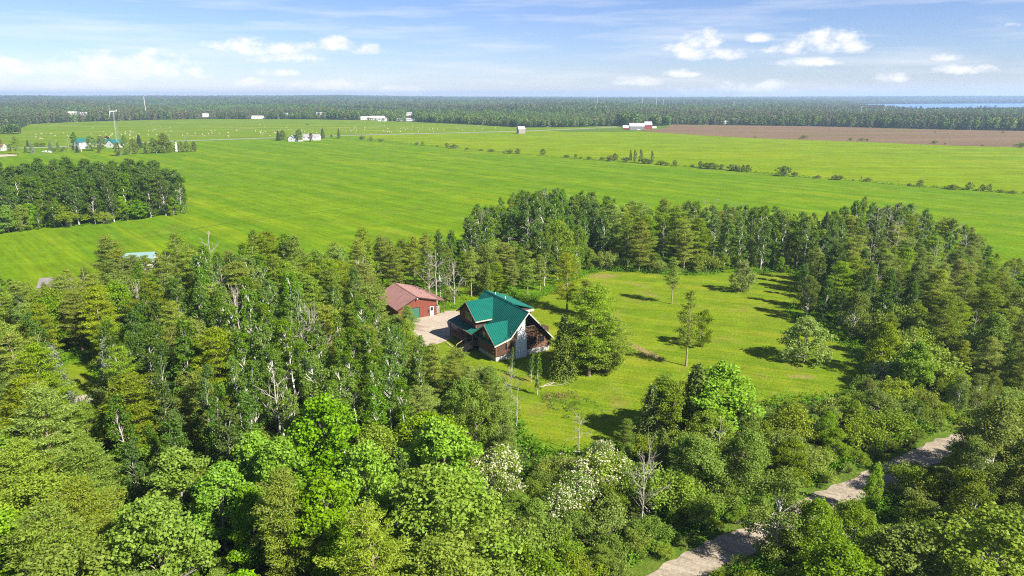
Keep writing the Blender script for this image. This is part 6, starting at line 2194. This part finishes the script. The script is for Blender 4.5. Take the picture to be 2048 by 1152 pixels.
# ------------------------------------------------------------------ labels of the trees not described one by one
DESC = {'aspen_tree': 'green aspen', 'dark_aspen_tree': 'dark aspen', 'pine_tree': 'olive pine', 'maple_tree': 'lime maple', 'broadleaf_tree': 'leafy round tree', 'birch_tree': 'fine leaved birch', 'shrub': 'green shrub',
        'flowering_shrub': 'white flowering shrub', 'apple_tree': 'pale small tree', 'cedar_tree': 'dark cedar', 'slender_pine_tree': 'thin pine', 'spruce_tree': 'dark spruce', 'field_tree': 'small round tree', 'field_bush': 'low bush', 'hawthorn_tree': 'wide flat hawthorn', 'dead_tree': 'dead tree', 'plum_tree': 'purple tree', 'blue_spruce_tree': 'blue spruce'}
PLACES = [(40, 560, 'below the mauve shed roof'), (60, 640, 'at the upper left frame edge'), (40, 760, 'left of the big silvery spruce'), (60, 860, 'around the thick pale pine trunk'), (50, 980, 'in the lower left frame edge'), (70, 1100, 'in the bottom left corner'),
          (200, 560, 'before the blue green barn roof'), (180, 640, 'above the silvery spruces'), (210, 800, 'right of the small clearing'), (200, 920, 'below the small clearing'), (230, 1060, 'around the big bottom left maple'), (330, 540, 'right of the blue green barn roof'), (320, 640, 'around the bleached broken tree'),
          (340, 760, 'between bleached tree and clearing'), (360, 880, 'above the big bottom left maple'), (390, 1040, 'right of the big bottom left maple'), (450, 560, 'at the dead top against the field'), (440, 680, 'around the grey dead tangle'), (450, 800, 'below the grey dead tangle'), (480, 930, 'above the yellow green maple'),
          (520, 1080, 'below the olive pine among maples'), (540, 520, 'at the tall crowns cutting the field'), (560, 640, 'above the white stemmed aspens'), (560, 760, 'among the white stemmed aspens'), (640, 860, 'below the white stemmed aspens'), (640, 540, 'left of the garage against the field'), (680, 620, 'left of the red garage roof'), (700, 720, 'left of the gravel driveway'),
          (690, 1040, 'among the lime maples below'), (740, 480, 'behind and left of the garage'), (790, 800, 'below the gravel driveway'), (760, 900, 'right of the tall lime maple'), (800, 1060, 'left of the big dark round tree'), (820, 540, 'directly behind the garage roof'), (880, 500, 'behind the pale dead trunks'), (880, 760, 'below the porch stairs'),
          (960, 540, 'just behind the green roof'), (960, 800, 'in front of the house foundation'), (900, 880, 'beside the open bright maple'), (960, 1060, 'right of the big dark round tree'), (1000, 940, 'among the corner flowering shrubs'), (1080, 900, 'at the lawn corner'), (1100, 1040, 'below the flowering clump'), (1200, 1000, 'under the leafless spreading tree'), (1220, 1100, 'at the trail bottom end'),
          (1320, 960, 'right of the leafless spreading tree'), (1340, 860, 'beside the bright lawn maple'), (1440, 930, 'below the bright lawn maple'), (1520, 860, 'right of the bright lawn maple'), (1600, 900, 'on the trail bank below the lawn'), (1680, 820, 'between lawn corner and trail'), (1780, 790, 'below the maple above the trail'), (1900, 790, 'right of the maple above the trail'), (2010, 740, 'at the trail far end'),
          (1560, 1080, 'beyond the trail at the bottom'), (1700, 1080, 'beyond the trail, bottom middle right'), (1850, 1090, 'beyond the trail, bottom right'), (2000, 940, 'beyond the trail at the right edge'), (1980, 1080, 'in the bottom right corner'), (1860, 960, 'beside the pale bush near the trail'),
          (960, 430, 'behind the house against the field'), (1060, 440, 'in the tallest crowns against the field'), (1160, 460, 'right of the tallest crowns'), (1120, 540, 'behind the big yellowish pine'), (1260, 460, 'behind the lawn far left end'), (1350, 480, 'behind the lone slender lawn pine'), (1450, 470, 'behind the small round lawn tree'), (1550, 480, 'behind the lawn far right end'),
          (1650, 470, 'around the narrow spruce spire'), (1640, 580, 'at the lawn right notch'), (1680, 660, 'above the broad apple tree'), (1760, 440, 'below the leaning white trunk'), (1760, 540, 'in the dark wood right of the lawn'), (1800, 640, 'in the dark wood beside the apple tree'), (1860, 460, 'around the white forked dead branches'), (1900, 560, 'in the right wood near the field'), (1990, 520, 'at the right wood corner'),
          (2000, 620, 'at the right frame edge'), (1900, 690, 'above the bushes of the trail end'), (1760, 730, 'around the flowering shrub above the trail')]
PLACES += [(40, 380, 'in the lone grove, left end'), (110, 370, 'in the lone grove, left half'), (180, 370, 'in the lone grove, middle'), (250, 370, 'in the lone grove, right half'), (330, 390, 'in the lone grove, right end')]
FENCE = [(735, 278, 'near the road end of the fence line'), (850, 290, 'in the far part of the fence line'), (940, 300, 'in the fence line below the road shed'), (1040, 308, 'on the fence line below the grey shed'), (1150, 316, 'left of the vine covered fence trees'), (1225, 322, 'just left of the vine covered trees'), (1285, 320, 'at the vine covered fence trees'),
         (1335, 330, 'right of the vine covered trees'), (1420, 337, 'in the thick middle fence clump'), (1480, 343, 'in the second thick fence clump'), (1580, 352, 'at the wide fence hawthorn'), (1670, 358, 'right of the wide fence hawthorn'), (1730, 362, 'in the thin stretch of fence line'), (1830, 372, 'in the right part of the fence line'), (1930, 378, 'near the right end of fence line'), (2000, 384, 'at the frame end of fence line')]
PLOUGH = [(1510, 275, 'at the left ploughed field edge'), (1607, 277, 'alone on the ploughed field edge'), (1720, 281, 'in the ploughed edge clump'), (1870, 287, 'on the ploughed edge right part'), (1960, 292, 'on the ploughed edge, thin part'), (2042, 294, 'at the ploughed edge frame end'), (1890, 266, 'inside the ploughed field'), (2005, 266, 'inside the ploughed field, right')]
WORDS = ['first', 'second', 'third', 'fourth', 'fifth', 'sixth', 'seventh', 'eighth', 'ninth', 'tenth', 'eleventh', 'twelfth', 'thirteenth', 'fourteenth', 'fifteenth', 'sixteenth', 'seventeenth', 'eighteenth', 'nineteenth', 'twentieth', 'twenty-first', 'twenty-second', 'twenty-third', 'twenty-fourth', 'twenty-fifth', 'twenty-sixth', 'twenty-seventh', 'twenty-eighth', 'twenty-ninth', 'thirtieth']


def label_trees():
    cells = {}
    for k, u, v, h, e, lab in TREES:
        if lab:
            continue
        g = e.get('group', '')
        src = FENCE if 'fence' in g else PLOUGH if 'ploughed' in g else [q for q in PLACES if ('grove' in q[2]) == ('grove' in g)]
        q = min(src, key=lambda w: (w[0] - u) ** 2 + (w[1] - v) ** 2)
        cells.setdefault((k, q[2]), []).append((u, v, h, e))
    for (k, place), lst in cells.items():
        d = DESC[k]
        lst.sort(key=lambda r: r[0])
        n = len(lst)
        if n == 1:
            lst[0][3]['label'] = '%s %s, the only one' % (d, place)
        elif n == 2:
            lst[0][3]['label'] = 'left one of two: %s %s' % (d, place)
            lst[1][3]['label'] = 'right one of two: %s %s' % (d, place)
        elif n == 3:
            for r, w in zip(lst, ('leftmost', 'middle', 'rightmost')):
                r[3]['label'] = '%s %s %s' % (w, d, place)
        else:
            rows = [('', lst)]
            if n > 8:
                byd = sorted(lst, key=lambda r: r[3].location.y)
                m = 3 if n > 24 else 2
                nm = ('nearer ', 'farther ') if m == 2 else ('nearest row ', 'middle row ', 'farthest row ')
                rows = [(nm[q], sorted(byd[q * n // m:(q + 1) * n // m], key=lambda r: r[0])) for q in range(m)]
            for pre, row in rows:
                for i, r in enumerate(row):
                    w = 'leftmost' if i == 0 else 'rightmost' if i == len(row) - 1 else '%s from left' % WORDS[min(i, 29)]
                    r[3]['label'] = '%s %s%s %s' % (w, pre, d, place)


label_trees()
from collections import Counter
print(Counter(t[0] for t in TREES), len(TREES))
